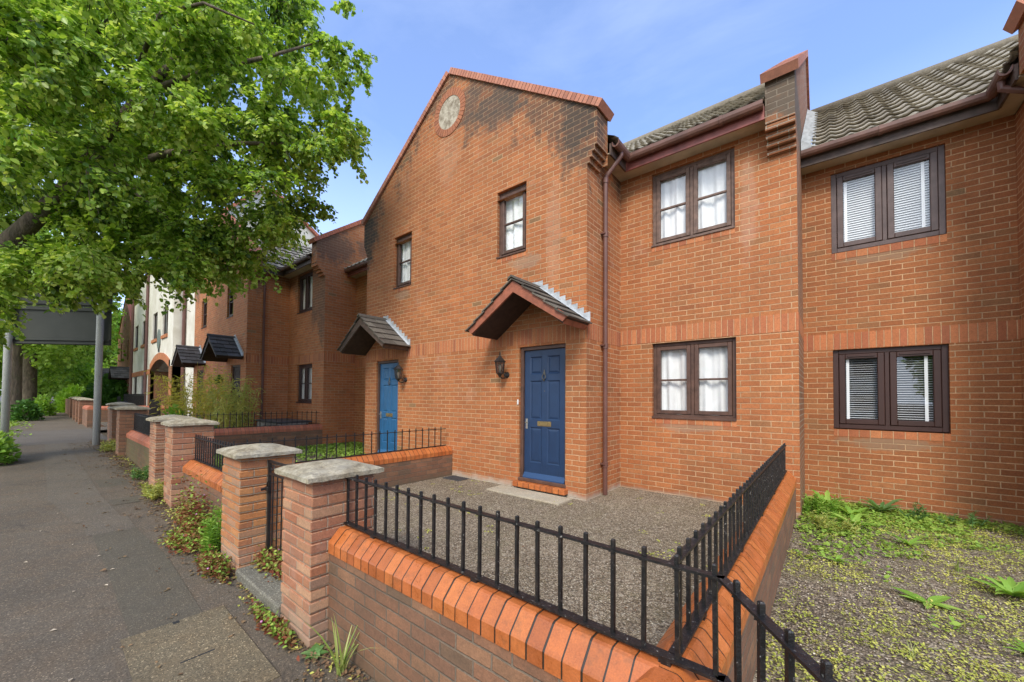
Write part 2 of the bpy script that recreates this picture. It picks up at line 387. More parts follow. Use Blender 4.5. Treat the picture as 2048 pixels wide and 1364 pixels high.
def stone_mat():
    t = NT('cap_stone', .9); P = t.obj()
    n1 = t.noise(P, 9, 6, .75); n2 = t.noise(P, 55, 4, .7); n3 = t.noise(P, 2.5, 4, .7)
    c = t.ramp(n1, [(.28,(.11,.085,.05)),(.44,(.27,.225,.145)),(.58,(.41,.355,.245)),(.75,(.54,.49,.37))])
    c = t.mix(1.0, c, t.ramp(n2, [(.3,.62),(.5,1.0),(.72,1.2)]), 'MULTIPLY')
    nz_ = t.sep(t.geo()['True Normal'])[2]
    c = t.mix(t.ma('MULTIPLY', t.mr(n3, .45, .7), .5), c, (.30,.30,.27))
    t.base(c); t.bump(t.ma('ADD', n2, t.ma('MULTIPLY', n1, 1.5)), .008, 1.0); return t.m
M['stone'] = stone_mat()

def tile_mat(name, cols, moss=.3, sc=1.0):
    t = NT(name, .9); P = t.obj(); a = t.attr('rnd')
    c = t.ramp(a, [(0,cols[0]),(.5,cols[1]),(1,cols[2])])
    n1 = t.noise(P, 13*sc, 6, .75); n2 = t.noise(P, 70, 3, .7)
    c = t.mix(1.0, c, t.ramp(n1, [(.3,(.72,.70,.67)),(.5,(1,1,1)),(.72,(1.2,1.19,1.15))]), 'MULTIPLY')
    c = t.mix(1.0, c, t.ramp(n2, [(.3,.75),(.7,1.2)]), 'MULTIPLY')
    w = t.ma('MULTIPLY', t.mr(t.noise(P, 5, 6, .8), .64, .74), moss); c = t.mix(w, c, (.17,.15,.04))
    t.base(c); t.bump(t.ma('ADD', n1, n2), .006, .8); return t.m
M['tile'] = tile_mat('roof_tile_concrete', ((.22,.19,.14),(.31,.275,.205),(.39,.35,.27)), .55)
M['tileB'] = tile_mat('roof_tile_dark', ((.13,.12,.10),(.18,.165,.135),(.24,.22,.18)), .3)
M['ctile'] = tile_mat('canopy_tile', ((.075,.062,.046),(.115,.098,.076),(.17,.148,.115)), .4)
M['ctile_dk'] = tile_mat('canopy_tile_slate', ((.045,.045,.045),(.07,.07,.072),(.10,.10,.105)), .35)

M['frame'] = simple('timber_brown_stain', (.095,.048,.032), .55, noise=(9,.35), bump=.001)
M['frame_hi'] = simple('timber_weathered_brown', (.155,.095,.07), .6, noise=(14,.4), bump=.001)
M['pvc'] = simple('pvc_dark_brown', (.050,.022,.017), .45, noise=(4,.15))
M['pvc_up'] = simple('pvc_faded_brown', (.105,.068,.060), .45, noise=(9,.3))
M['fascia'] = simple('fascia_red_brown', (.24,.070,.055), .5, noise=(5,.35))
M['fasciaC'] = simple('fascia_dark_brown', (.085,.055,.042), .6, noise=(7,.45))
M['gutter'] = simple('gutter_brown_plastic', (.150,.072,.052), .45, noise=(6,.3))
M['pipe'] = simple('downpipe_brown_plastic', (.135,.060,.045), .42, noise=(5,.18))
M['soffit'] = simple('soffit_cream', (.46,.37,.26), .8, noise=(3,.25))
M['barge'] = simple('bargeboard_terracotta', (.30,.095,.050), .6, noise=(11,.3), bump=.001)
M['barge_dk'] = simple('bargeboard_dark', (.085,.055,.04), .7, noise=(9,.4))
M['dkwood'] = simple('soffit_board_dark', (.040,.022,.016), .7, noise=(12,.4))
M['lead'] = simple('lead_flashing', (.40,.42,.43), .55, noise=(14,.3), bump=.003)
M['navy'] = simple('door_paint_navy', (.013,.036,.090), .42, noise=(6,.12))
M['navy_hi'] = simple('door_paint_navy_sill', (.022,.060,.15), .45)
M['lblue'] = simple('door_paint_blue', (.018,.105,.235), .42, noise=(6,.12))
M['brass'] = simple('brass_worn', (.42,.30,.13), .35, .9, noise=(40,.3))
M['chrome'] = simple('nickel', (.55,.52,.44), .3, .9)
M['knock'] = simple('knocker_pewter', (.13,.12,.10), .45, .6, noise=(60,.4))
M['black'] = simple('lantern_black', (.022,.017,.014), .42, noise=(30,.4))
M['whitep'] = simple('white_plastic', (.75,.76,.75), .4)
M['curtain_rail'] = M['whitep']

def iron():
    t = NT('railing_black_paint', .38); P = t.obj()
    n1 = t.noise(P, 38, 5, .75); n2 = t.noise(P, 110, 3, .7)
    c = t.ramp(n1, [(.35,(.007,.007,.007)),(.55,(.014,.012,.011)),(.68,(.032,.020,.014))])
    c = t.mix(t.mr(t.noise(P, 75, 4, .75), .63, .69), c, (.36,.34,.30))
    t.base(c); t.rough(t.mr(n1,.3,.7,.28,.6)); t.bump(t.ma('ADD', n1, n2), .003, .8); return t.m
M['iron'] = iron()
M['iron2'] = simple('gate_black_paint', (.018,.016,.015), .42, noise=(40,.4))

def glass_mat(name='window_glass', tint=(1,1,1), refl=(.9,.95,1.0), boost=.04):
    t = NT(name, .02); t.t.nodes.remove(t.b)
    tr = t.n('ShaderNodeBsdfTransparent'); tr.inputs[0].default_value = (*tint, 1)
    gl = t.n('ShaderNodeBsdfGlossy'); gl.inputs[0].default_value = (*refl, 1); gl.inputs[1].default_value = .015
    lw = t.n('ShaderNodeLayerWeight'); lw.inputs[0].default_value = .5
    f = t.ma('ADD', t.ma('MULTIPLY', t.ma('POWER', lw.outputs['Facing'], 5.0), .9), .06+boost, clamp=True)
    mx_ = t.n('ShaderNodeMixShader'); t.t.links.new(f, mx_.inputs[0]); t.t.links.new(tr.outputs[0], mx_.inputs[1]); t.t.links.new(gl.outputs[0], mx_.inputs[2])
    t.t.links.new(mx_.outputs[0], t.o.inputs[0]); return t.m
M['glass'] = glass_mat()
M['lglass'] = glass_mat('lantern_glass', (.55,.50,.42))
def cloth():
    t = NT('net_curtain', .9); t.base(t.ramp(t.noise(t.obj(), 6, 3), [(.3,(.76,.77,.75)),(.7,(.86,.87,.86))])); 
    t.b.inputs['Subsurface Weight'].default_value = 0
    return t.m
M['curtain'] = cloth()
M['blind'] = simple('venetian_slat_white', (.88,.90,.90), .45)
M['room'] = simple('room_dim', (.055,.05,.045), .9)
M['innerwall'] = simple('room_wall', (.25,.24,.22), .9)

def leaf_mat(name, cols, trans=.35, rough=.5):
    t = NT(name, rough); a = t.attr('rnd'); k = len(cols)
    c = t.ramp(a, [(i/(k-1), q) for i, q in enumerate(cols)])
    c = t.mix(1.0, c, t.ramp(t.noise(t.obj(), 1.3, 3), [(.3,(.82,.86,.8)),(.7,(1.15,1.12,1.1))]), 'MULTIPLY')
    t.base(c); t.b.inputs['Specular IOR Level'].default_value = .35
    tl = t.n('ShaderNodeBsdfTranslucent'); t.t.links.new(t.mix(1.0, c, (1.25,1.25,.6), 'MULTIPLY'), tl.inputs[0])
    mx_ = t.n('ShaderNodeMixShader'); mx_.inputs[0].default_value = trans
    t.t.links.new(t.b.outputs[0], mx_.inputs[1]); t.t.links.new(tl.outputs[0], mx_.inputs[2]); t.t.links.new(mx_.outputs[0], t.o.inputs[0]); return t.m
M['lime'] = leaf_mat('lime_leaf', [(.05,.10,.02),(.15,.27,.035),(.28,.43,.06),(.42,.57,.11),(.62,.70,.22),(.22,.37,.05)], .48, .34)
M['fartree'] = leaf_mat('far_leaf', [(.11,.20,.03),(.21,.34,.045),(.31,.46,.07),(.40,.54,.11)], .5)
M['bright'] = leaf_mat('bright_leaf', [(.16,.33,.03),(.24,.42,.05),(.32,.48,.07)], .4)
M['bush'] = leaf_mat('bush_leaf', [(.035,.10,.02),(.07,.17,.03),(.12,.26,.05)], .3)
M['bamboo'] = leaf_mat('bamboo_leaf', [(.55,.52,.12),(.72,.64,.15),(.80,.66,.14),(.58,.56,.14)], .4)
M['bamboo_g'] = leaf_mat('bamboo_leaf_green', [(.34,.40,.11),(.52,.54,.16),(.64,.58,.18),(.42,.46,.13)], .35)
M['weed'] = leaf_mat('weed_leaf', [(.17,.32,.04),(.26,.46,.07),(.38,.54,.11)], .35)
M['weed_dk'] = leaf_mat('weed_leaf_blue', [(.09,.20,.05),(.15,.28,.09),(.22,.36,.13)], .3)
M['moss'] = leaf_mat('stonecrop', [(.27,.34,.05),(.44,.48,.09),(.62,.58,.15),(.36,.42,.08)], .25, .8)
M['greenc'] = leaf_mat('creeping_green', [(.16,.28,.04),(.26,.40,.06),(.40,.48,.09)], .25, .7)
M['redweed'] = leaf_mat('herb_red_stem', [(.14,.035,.02),(.26,.075,.035),(.22,.16,.05),(.30,.22,.07)], .25, .8)
M['litter'] = leaf_mat('dry_litter', [(.09,.05,.028),(.16,.09,.05),(.25,.16,.085),(.12,.10,.04)], .1, .9)
M['grassy'] = leaf_mat('grass_blade', [(.18,.28,.05),(.30,.38,.10),(.45,.46,.18)], .3)
def bark():
    t = NT('lime_bark', .95); P = t.obj(); x, y, z = t.sep(P)
    v = t.comb(x, y, t.ma('MULTIPLY', z, .25)); n1 = t.noise(v, 14, 6, .7, .4); n2 = t.noise(P, 3, 4)
    c = t.ramp(n1, [(.3,(.045,.034,.024)),(.5,(.12,.09,.062)),(.7,(.22,.17,.12))])
    c = t.mix(t.ma('MULTIPLY', t.mr(n2,.5,.7), .35), c, (.08,.09,.04)); t.base(c); t.bump(n1, .04, 1); return t.m
M['bark'] = bark()
M['twig'] = simple('twig_brown', (.09,.065,.045), .9)

def tarmac(name, base, patchy=.2, grit=1.0, brown=.35):
    t = NT(name, .92); P = t.obj()
    n1 = t.noise(P, 1.1, 6, .65); n2 = t.noise(P, 5, 5, .7); g = t.voro(P, 150, out='Color'); gv = t.sep(g)[0]; fn = t.noise(P, 260, 2)
    c = t.ramp(n1, [(.3, tuple(q*(1-patchy) for q in base)), (.7, tuple(q*(1+patchy) for q in base))])
    c = t.mix(t.ma('MULTIPLY', t.mr(n2, .42, .72), brown), c, (base[0]*1.25, base[1]*1.02, base[2]*.80))
    c = t.mix(1.0, c, t.ramp(gv, [(0,1-.45*grit),(.5,1.0),(.93,1+.35*grit),(.975,1+1.9*grit)]), 'MULTIPLY')
    c = t.mix(1.0, c, t.ramp(fn, [(.3,.8),(.7,1.2)]), 'MULTIPLY')
    ed = t.voro(t.n('ShaderNodeVectorMath', operation='ADD').outputs[0] if 0 else P, .55, 'DISTANCE_TO_EDGE', 'Distance'); wv = t.ma('ADD', ed, t.ma('MULTIPLY', t.ma('SUBTRACT', t.noise(P, 6, 6, .75), .5), .10))
    ck = t.ma('MULTIPLY', t.mr(t.ma('ABSOLUTE', wv), .0, .006, 1, 0), t.mr(t.noise(P, .7, 2), .48, .56, 0, .55)); c = t.mix(ck, c, (.03,.026,.02))
    sp = t.voro(P, 7, 'F1', 'Distance'); c = t.mix(t.ma('MULTIPLY', t.mr(sp, .05, .09, 1, 0), t.mr(t.noise(P, 3, 2), .52, .6, 0, .5)), c, (.03,.027,.022))
    t.base(c); t.bump(t.ma('ADD', gv, fn), .004, .8); return t.m
M['pave'] = tarmac('pavement_tarmac', (.112,.090,.064), .2, .7, .5)
M['patch'] = tarmac('tarmac_patch_new', (.098,.083,.058), .10, .5, .2)
M['patch2'] = tarmac('tarmac_patch_light', (.120,.100,.074), .12, .6, .3)
M['cross'] = tarmac('crossover_tarmac', (.11,.093,.075), .12, .5, .2)
M['conc'] = tarmac('cover_concrete', (.150,.120,.072), .22, .9, .4)
M['slab'] = tarmac('doorstep_concrete', (.40,.35,.26), .2, .35, .3)
M['kerbst'] = tarmac('threshold_stone', (.17,.16,.125), .3, .8, .2)
M['road'] = tarmac('road_tarmac', (.10,.095,.09), .15)

def gravel(name, cols, sc=62, moss=0):
    t = NT(name, .9); P = t.obj(); v = t.n('ShaderNodeTexVoronoi', feature='F1'); t.put(v.inputs['Vector'], P); v.inputs['Scale'].default_value = sc
    v2 = t.n('ShaderNodeTexVoronoi', feature='F1'); t.put(v2.inputs['Vector'], P); v2.inputs['Scale'].default_value = sc*.45
    r_ = t.sep(v.outputs['Color']); r2 = t.sep(v2.outputs['Color'])
    c = t.ramp(r_[0], [(0,cols[0]),(.3,cols[1]),(.6,cols[2]),(.85,cols[3]),(.97,cols[4])])
    c = t.mix(t.ma('MULTIPLY', t.ma('GREATER_THAN', r2[1], .86), .7), c, t.ramp(r2[0], [(0,cols[1]),(1,cols[4])]))
    c = t.mix(1.0, c, t.ramp(v.outputs['Distance'], [(.0,1.12),(.45,.9),(.75,.42)]), 'MULTIPLY')
    n1 = t.noise(P, 1.3, 5, .65); c = t.mix(1.0, c, t.ramp(n1, [(.3,(.78,.76,.70)),(.7,(1.15,1.14,1.12))]), 'MULTIPLY')
    if moss:
        w = t.ma('MULTIPLY', t.mr(t.noise(P, 2.4, 7, .8), .50, .68), moss); c = t.mix(w, c, (.20,.19,.07))
    t.base(c); t.bump(t.ma('MULTIPLY', v.outputs['Distance'], -1.0), .012, 1); return t.m
M['gravelA'] = gravel('gravel_garden', ((.125,.092,.056),(.24,.185,.122),(.325,.255,.175),(.405,.33,.235),(.58,.50,.38)), 84, .25)
M['gravelC'] = gravel('gravel_weedy', ((.08,.060,.040),(.18,.137,.093),(.255,.20,.14),(.325,.262,.19),(.52,.45,.34)), 66, .45)
M['soil'] = gravel('soil', ((.06,.045,.03),(.10,.075,.05),(.13,.10,.07),(.17,.13,.09),(.25,.2,.15)), 50, .3)
M['grass'] = simple('verge_grass', (.10,.15,.035), .95, noise=(8,.5), bump=.02)
M['render'] = (lambda t: (t.base(t.mix(t.ma('MULTIPLY', t.mr(t.noise(t.obj(), .7, 6, .7), .45, .72), .5), t.ramp(t.noise(t.obj(), 2.5, 5), [(.3,(.62,.58,.48)),(.7,(.74,.71,.62))]), (.42,.36,.25))), t.bump(t.noise(t.obj(), 40, 3), .004, .5), t.m)[-1])(NT('render_cream', .9))
M['galv'] = (lambda t: (t.base(t.mix(t.mr(t.noise(t.obj(), 60, 4, .7), .4, .65), t.ramp(t.noise(t.obj(), 3, 4), [(.3,(.40,.40,.38)),(.7,(.54,.54,.51))]), (.66,.66,.62))), setattr(t.b.inputs['Metallic'], 'default_value', .0), t.m)[-1])(NT('galvanised_post', .55))
M['signback'] = simple('sign_back_grey', (.075,.077,.063), .65, noise=(1.5,.15))
M['shutter'] = simple('pale_door_panel', (.50,.46,.40), .7, noise=(2,.1))
M['yellow'] = simple('yellow_strip', (.75,.50,.04), .6)
M['carpaint'] = simple('car_dark_paint', (.03,.035,.045), .22)
M['carglass'] = simple('car_glass', (.05,.07,.07), .08)
M['rubber'] = simple('tyre', (.02,.02,.02), .8)
M['paleblock'] = simple('pale_block', (.36,.34,.31), .9, noise=(6,.3))
M['lidgrey'] = simple('lid_dark_grey', (.05,.052,.055), .6, noise=(5,.3))
M['plaque'] = simple('plaque_grey_green', (.16,.19,.17), .6, noise=(20,.4))
M['roundel'] = (lambda t: (t.base(t.mix(t.mr(t.noise(t.obj(), 9, 6, .75), .42, .62), (.50,.44,.34), (.22,.175,.12))), t.bump(t.noise(t.obj(), 25, 4), .01, .8), t.m)[-1])(NT('roundel_pebbledash', .95))

# ------------------------------------------------------------ building helpers
def wall_y(mb, y, x0, x1, z0, z1, holes=(), rev=.10):
    """wall facing -Y with rectangular openings and brick reveals"""
    xs = sorted(set([x0, x1] + [h[0] for h in holes] + [h[1] for h in holes])); zs = sorted(set([z0, z1] + [h[2] for h in holes] + [h[3] for h in holes]))
    for i in range(len(xs)-1):
        for j in range(len(zs)-1):
            cx, cz = (xs[i]+xs[i+1])/2, (zs[j]+zs[j+1])/2
            if any(h[0] < cx < h[1] and h[2] < cz < h[3] for h in holes): continue
            mb.poly([(xs[i],y,zs[j]),(xs[i+1],y,zs[j]),(xs[i+1],y,zs[j+1]),(xs[i],y,zs[j+1])])
    for a, b, c, d in holes:
        mb.poly([(a,y,c),(a,y,d),(a,y+rev,d),(a,y+rev,c)]); mb.poly([(b,y,d),(b,y,c),(b,y+rev,c),(b,y+rev,d)])
        mb.poly([(a,y,d),(b,y,d),(b,y+rev,d),(a,y+rev,d)]); mb.poly([(b,y,c),(a,y,c),(a,y+rev,c),(b,y+rev,c)])

def coping_line(mb, p, q, w, h, pitch=.0765, gap=.009, side=(0,1,0), rs=random):
    """bricks on edge laid along p->q; w across, h thick, centre line given"""
    p = Vector(p); q = Vector(q); L = (q-p).length; d = (q-p)/L; n = max(1, int(L/pitch)); pt = L/n
    up = Vector(side).cross(d).normalized() 
    if up.z < 0: up = -up
    for i in range(n):
        a = p + d*(i*pt+gap/2) + up*rs.uniform(-.0015,.0015); b = p + d*((i+1)*pt-gap/2) + up*rs.uniform(-.0015,.0015)
        mb.beam(a, b, w, h, up=tuple(up), c=rs.random())
    mb.beam(p+d*.02, q-d*.02, w-.012, h-.014, up=tuple(up), c=-1.0)

def profile_coping(mb, axis, a0, a1, lo, hi, z0, pitch=.083, gap=.0085, rs=random):
    """chamfered coping bricks on a low wall; axis 'x' or 'y' = run direction; lo..hi = across"""
    w = hi-lo
    def prof(s, wz):
        return [(lo+s,z0+s),(lo+s,z0+.066+wz),(lo+.005+s,z0+.075+wz),(lo+.070,z0+.144-s+wz),(lo+.082,z0+.150-s+wz),(hi-.082,z0+.150-s+wz),(hi-.070,z0+.144-s+wz),(hi-.005-s,z0+.075+wz),(hi-s,z0+.066+wz),(hi-s,z0+s)]
    L = a1-a0; n = max(1, round(L/pitch)); pt = L/n
    for i in range(n):
        wz = rs.uniform(-.002,.002)
        mb.prism(prof(0, wz), axis, a0+i*pt+gap/2+rs.uniform(-.001,.001), a0+(i+1)*pt-gap/2+rs.uniform(-.001,.001), c=rs.random())
    mb.prism(prof(.0022, 0), axis, a0+.006, a1-.006, c=-1.0)

def tiled_roof(name, P0, U, L, S, D, mat, parent, pitch=.21, gauge=.33, amp=.019, lip=.042, du=None, label=None):
    """interlocking wavy tiles: P0 eave corner, U along the eave, S up the slope"""
    P0 = Vector(P0); U = Vector(U).normalized(); S = Vector(S).normalized(); Nn = U.cross(S)
    if Nn.z < 0: Nn = -Nn
    du = du or pitch/10; nu = int(round(L/du)); ns = int(round(D/gauge)); g = D/ns; rs = random.Random(3)
    rows = []
    for k in range(ns):
        rows += [(k*g, lip, k, -1.0 if k else 0), (k*g, lip, k, 1), ((k+1)*g-.002, .0, k, 1)]
    V = []; 
    us = [i*L/nu for i in range(nu+1)]
    def wave(u):
        t = (u/pitch) % 1.0
        return amp*(math.cos(2*math.pi*t)*.75 + .25*math.cos(4*math.pi*t))
    vs = []; idx = {}
    rowlist = []
    for k in range(ns):
        rowlist.append((k*g-.004, -.004 if k == 0 else .003, k)); rowlist.append((k*g-.036, lip-.017, k)); rowlist.append((k*g-.038, lip, k)); rowlist.append(((k+1)*g-.003, 0.003, k))
    jit = [[rs.uniform(-.004,.004) for _ in range(int(L/pitch)+2)] for _ in range(ns)]
    for s_, h_, k in rowlist:
        for u in us:
            j = jit[k][int(u/pitch+.5)]
            vs.append(P0 + U*u + S*(s_) + Nn*(h_ + wave(u) + amp + j))
    mb = MB(); mb.v = [tuple(v) for v in vs]; w = nu+1
    tilernd = [[rs.random() for _ in range(int(L/pitch)+2)] for _ in range(ns)]
    for r_ in range(len(rowlist)-1):
        k = rowlist[r_+1][2]
        for i in range(nu):
            mb.f.append((r_*w+i, r_*w+i+1, (r_+1)*w+i+1, (r_+1)*w+i)); mb.c.append(tilernd[k][int(us[i]/pitch+.5)])
    return mb.build(name, mat, parent, normals=False, label=label)

def flat_strip(mb, x0, x1, y, z0, z1, t=.003):
    mb.box(x0, x1, y-t, y+.02, z0, z1)

def curtain(name, x0, x1, y, z0, z1, parent, seed=0, gather=1.0, mat='curtain', hem=0.0):
    rs = random.Random(seed); n = max(12, int((x1-x0)/.008)); mb = MB(); vs = []
    ph = [rs.uniform(0,6.28) for _ in range(4)]; fr = [rs.uniform(26,34), rs.uniform(55,75), rs.uniform(9,13)]
    for j in range(7):
        z = z0+(z1-z0)*j/6; a = (1.0-.35*j/6)*gather
        for i in range(n+1):
            x = x0+(x1-x0)*i/n
            dy = .018*a*math.sin(fr[0]*x+ph[0]+.25*j) + .008*a*math.sin(fr[1]*x+ph[1]) + .012*math.sin(fr[2]*x+ph[2])
            vs.append((x, y+dy, z))
    fs = [(j*(n+1)+i, j*(n+1)+i+1, (j+1)*(n+1)+i+1, (j+1)*(n+1)+i) for j in range(6) for i in range(n)]
    mb.mesh(vs, fs); return mb.build(name, M[mat], parent, smooth=True, normals=False)

def window_casement(root, x0, x1, z0, z1, y, fm, lights=2, bars=True, blind=False, vent=False, seed=0, sill=True, curtains=True, sash=False, setb=.055, gm='glass'):
    """opening x0..x1, z0..z1 in a wall face at y; frame with sashes, glazing bars, panes, curtains or blind behind"""
    fy = y+setb; fw = .052 if not vent else .062; f = MB()
    zb = z0+.012
    f.box(x0, x0+fw, fy, fy+.07, zb, z1, b=.004); f.box(x1-fw, x1, fy, fy+.07, zb, z1, b=.004)
    f.box(x0+fw, x1-fw, fy, fy+.07, z1-fw, z1, b=.004); f.box(x0+fw, x1-fw, fy, fy+.07, zb, zb+fw, b=.004)
    W = x1-x0; panes = []
    xm = (x0+x1)/2
    if lights == 2:
        f.box(xm-.022, xm+.022, fy+.002, fy+.068, zb+fw, z1-fw, b=.003); segs = [(x0+fw, xm-.022), (xm+.022, x1-fw)]
    else: segs = [(x0+fw, x1-fw)]
    for a, b in segs:
        s_ = .055 if not vent else .068; c, d = zb+fw, z1-fw; o = -.012
        a2, b2, c2, d2 = a+.004, b-.004, c+.004, d-.004
        f.box(a2, a2+s_, fy+o, fy+.05, c2, d2, b=.006); f.box(b2-s_, b2, fy+o, fy+.05, c2, d2, b=.006)
        f.box(a2+s_, b2-s_, fy+o, fy+.05, d2-s_, d2, b=.006); f.box(a2+s_, b2-s_, fy+o, fy+.05, c2, c2+s_, b=.006)
        pc, pd = c2+s_, d2-s_; zm = (pc+pd)/2
        if bars: f.box(a2+s_, b2-s_, fy+.002, fy+.04, zm-.014, zm+.014, b=.003)
        if vent: f.box((a+b)/2-.14, (a+b)/2+.14, fy-.024, fy-.010, d2-s_*.62, d2-s_*.62+.020, b=.003)
        if bars: panes += [(a2+s_, b2-s_, pc, zm-.014), (a2+s_, b2-s_, zm+.014, pd)]
        else: panes.append((a2+s_, b2-s_, pc, pd))
    w = f.build('window', fm, root)
    for a, b, c, d in panes:
        g = MB(); g.poly([(a,fy+.022,c),(b,fy+.022,c),(b,fy+.022,d),(a,fy+.022,d)]); g.build('pane', M[gm], w)
    if sill:
        s_ = MB(); s_.prism([(fy-.075,z0-.002),(fy-.075,z0+.022),(fy-.02,z0+.036),(fy+.06,z0+.036),(fy+.06,z0-.002)], 'x', x0+.002, x1-.002); s_.build('sill', fm, w)
    if blind:
        bm_ = MB(); z = zb+fw+.03; tilt = .55 if blind == 'shut' else .16
        while z < z1-fw-.03:
            for a, b in segs:
                hw = .0215 if blind == 'shut' else .0135; dy, dz = hw*math.cos(tilt*1.57), hw*math.sin(tilt*1.57)
                yy = fy+.062
                bm_.poly([(a-.03,yy-dy,z-dz),(b+.03,yy-dy,z-dz),(b+.03,yy+dy,z+dz),(a-.03,yy+dy,z+dz)])
            z += .033 if blind == 'shut' else .031
        for a, b in segs:
            tx = b-.13 if a > xm-.1 else a+.10
            bm_.box(tx-.016, tx+.016, fy+.040, fy+.042, zb+fw, z1-fw); bm_.box(a-.03, b+.03, fy+.042, fy+.08, z1-fw-.04, z1-fw)
        bm_.build('blind', M['blind'], w, normals=False)
    elif curtains:
        for i, (a, b) in enumerate(segs): curtain('curtain', a-.02, b+.02, fy+.085, z0+.03, z1-.02, w, seed+i*7)
    return w

def door6(root, x0, x1, z0, z1, y, mat, fm, hinge='r', glazed=False, label=None, brasswork=True):
    """six-panel door in a timber frame set in the wall face y"""
    f = MB(); fw = .055; fy = y+.035
    f.box(x0, x0+fw, fy, fy+.09, z0+.05, z1, b=.004); f.box(x1-fw*.6, x1, fy, fy+.09, z0+.05, z1, b=.004)
    f.box(x0+fw, x1-fw*.6, fy, fy+.09, z1-fw, z1, b=.004); f.box(x0-.01, x1+.01, y-.012, fy+.09, z0, z0+.05, b=.006)
    fr = f.build('door_frame', fm, root)
    a, b, c, d = x0+fw+.004, x1-fw*.6-.004, z0+.058, z1-fw-.004; dy = fy+.035
    m_ = MB(); m_.box(a, b, dy+.014, dy+.04, c, d)
    st = .105; mid = (a+b)/2; H = d-c
    zr = [c, c+.235, c+.78, c+.90, c+1.50, c+1.60, d-.10, d]  # rails
    cols = [(a, a+st), (mid-.05, mid+.05), (b-st, b)]
    for p, q in cols: m_.box(p, q, dy, dy+.014, c, d, b=.0015)
    rails = [(zr[0], zr[1]), (zr[2], zr[3]), (zr[4], zr[5]), (zr[6], zr[7])]
    for p, q in rails:
        m_.box(a+st, mid-.05, dy, dy+.014, p, q, b=.0015); m_.box(mid+.05, b-st, dy, dy+.014, p, q, b=.0015)
    for p, q in ((a+st, mid-.05), (mid+.05, b-st)):
        for r_, t_ in ((zr[1], zr[2]), (zr[3], zr[4]), (zr[5], zr[6])):
            # moulding + raised field
            e = .018
            m_.mesh([(p,dy+.001,r_),(q,dy+.001,r_),(q,dy+.001,t_),(p,dy+.001,t_),(p+e,dy+.0135,r_+e),(q-e,dy+.0135,r_+e),(q-e,dy+.0135,t_-e),(p+e,dy+.0135,t_-e)],
                    [(0,1,5,4),(1,2,6,5),(2,3,7,6),(3,0,4,7)])
            e2 = e+.028
            m_.mesh([(p+e,dy+.0138,r_+e),(q-e,dy+.0138,r_+e),(q-e,dy+.0138,t_-e),(p+e,dy+.0138,t_-e),(p+e2,dy+.006,r_+e2),(q-e2,dy+.006,r_+e2),(q-e2,dy+.006,t_-e2),(p+e2,dy+.006,t_-e2)],
                    [(0,1,5,4),(1,2,6,5),(2,3,7,6),(3,0,4,7),(4,5,6,7)])
    dr = m_.build('door', mat, root, label=label)
    wbd = MB(); wbd.prism([(dy-.045,c-.008),(dy-.045,c+.006),(dy-.004,c+.075),(dy+.01,c+.075),(dy+.01,c-.008)], 'x', a+.002, b-.002)
    wbd.build('weather_bar', M['navy_hi'] if mat == M['navy'] else mat, dr)
    if brasswork:
        lb = MB(); zc = c+.84; lb.box(mid-.125, mid+.125, dy-.008, dy, zc-.038, zc+.038, b=.003); lb.box(mid-.10, mid+.10, dy-.013, dy-.008, zc-.020, zc+.024, b=.003)
        lb.build('letterbox', M['brass'], dr)
        hd = MB(); hx = a+.045 if hinge == 'r' else b-.045; hd.box(hx-.019, hx+.019, dy-.008, dy, zc-.09, zc+.07, b=.003)
        hd.tube([(hx, dy-.008, zc+.01), (hx, dy-.045, zc+.01), (hx+(.06 if hinge == 'r' else -.06), dy-.05, zc+.012)], .008, 8); hd.build('door_handle', M['chrome'], dr)
        kn = MB(); kz = zr[5]+.0-.02; 
        kn.lathe([(.0,0),(.02,0)], 0, 0) if 0 else None
        ring = [(mid+.030*math.sin(t), dy-.022-.006*math.cos(t), kz-.035-.040*math.cos(t)+.012) for t in [i*math.pi/8 for i in range(16)]]
        kn.tube(ring+[ring[0]], .006, 6); kn.box(mid-.020, mid+.020, dy-.020, dy, kz+.008, kz+.048, b=.007); kn.box(mid-.010, mid+.010, dy-.014, dy, kz+.045, kz+.085, b=.004); kn.box(mid-.009, mid+.009, dy-.03, dy, kz-.085, kz-.06, b=.004)
        kn.build('door_knocker', M['knock'], dr)
        kh = MB(); kh.tube([(mid, dy-.003, zr[4]-.16), (mid, dy+.002, zr[4]-.16)], .009, 8); kh.build('spyhole', M['knock'], dr)
    return dr

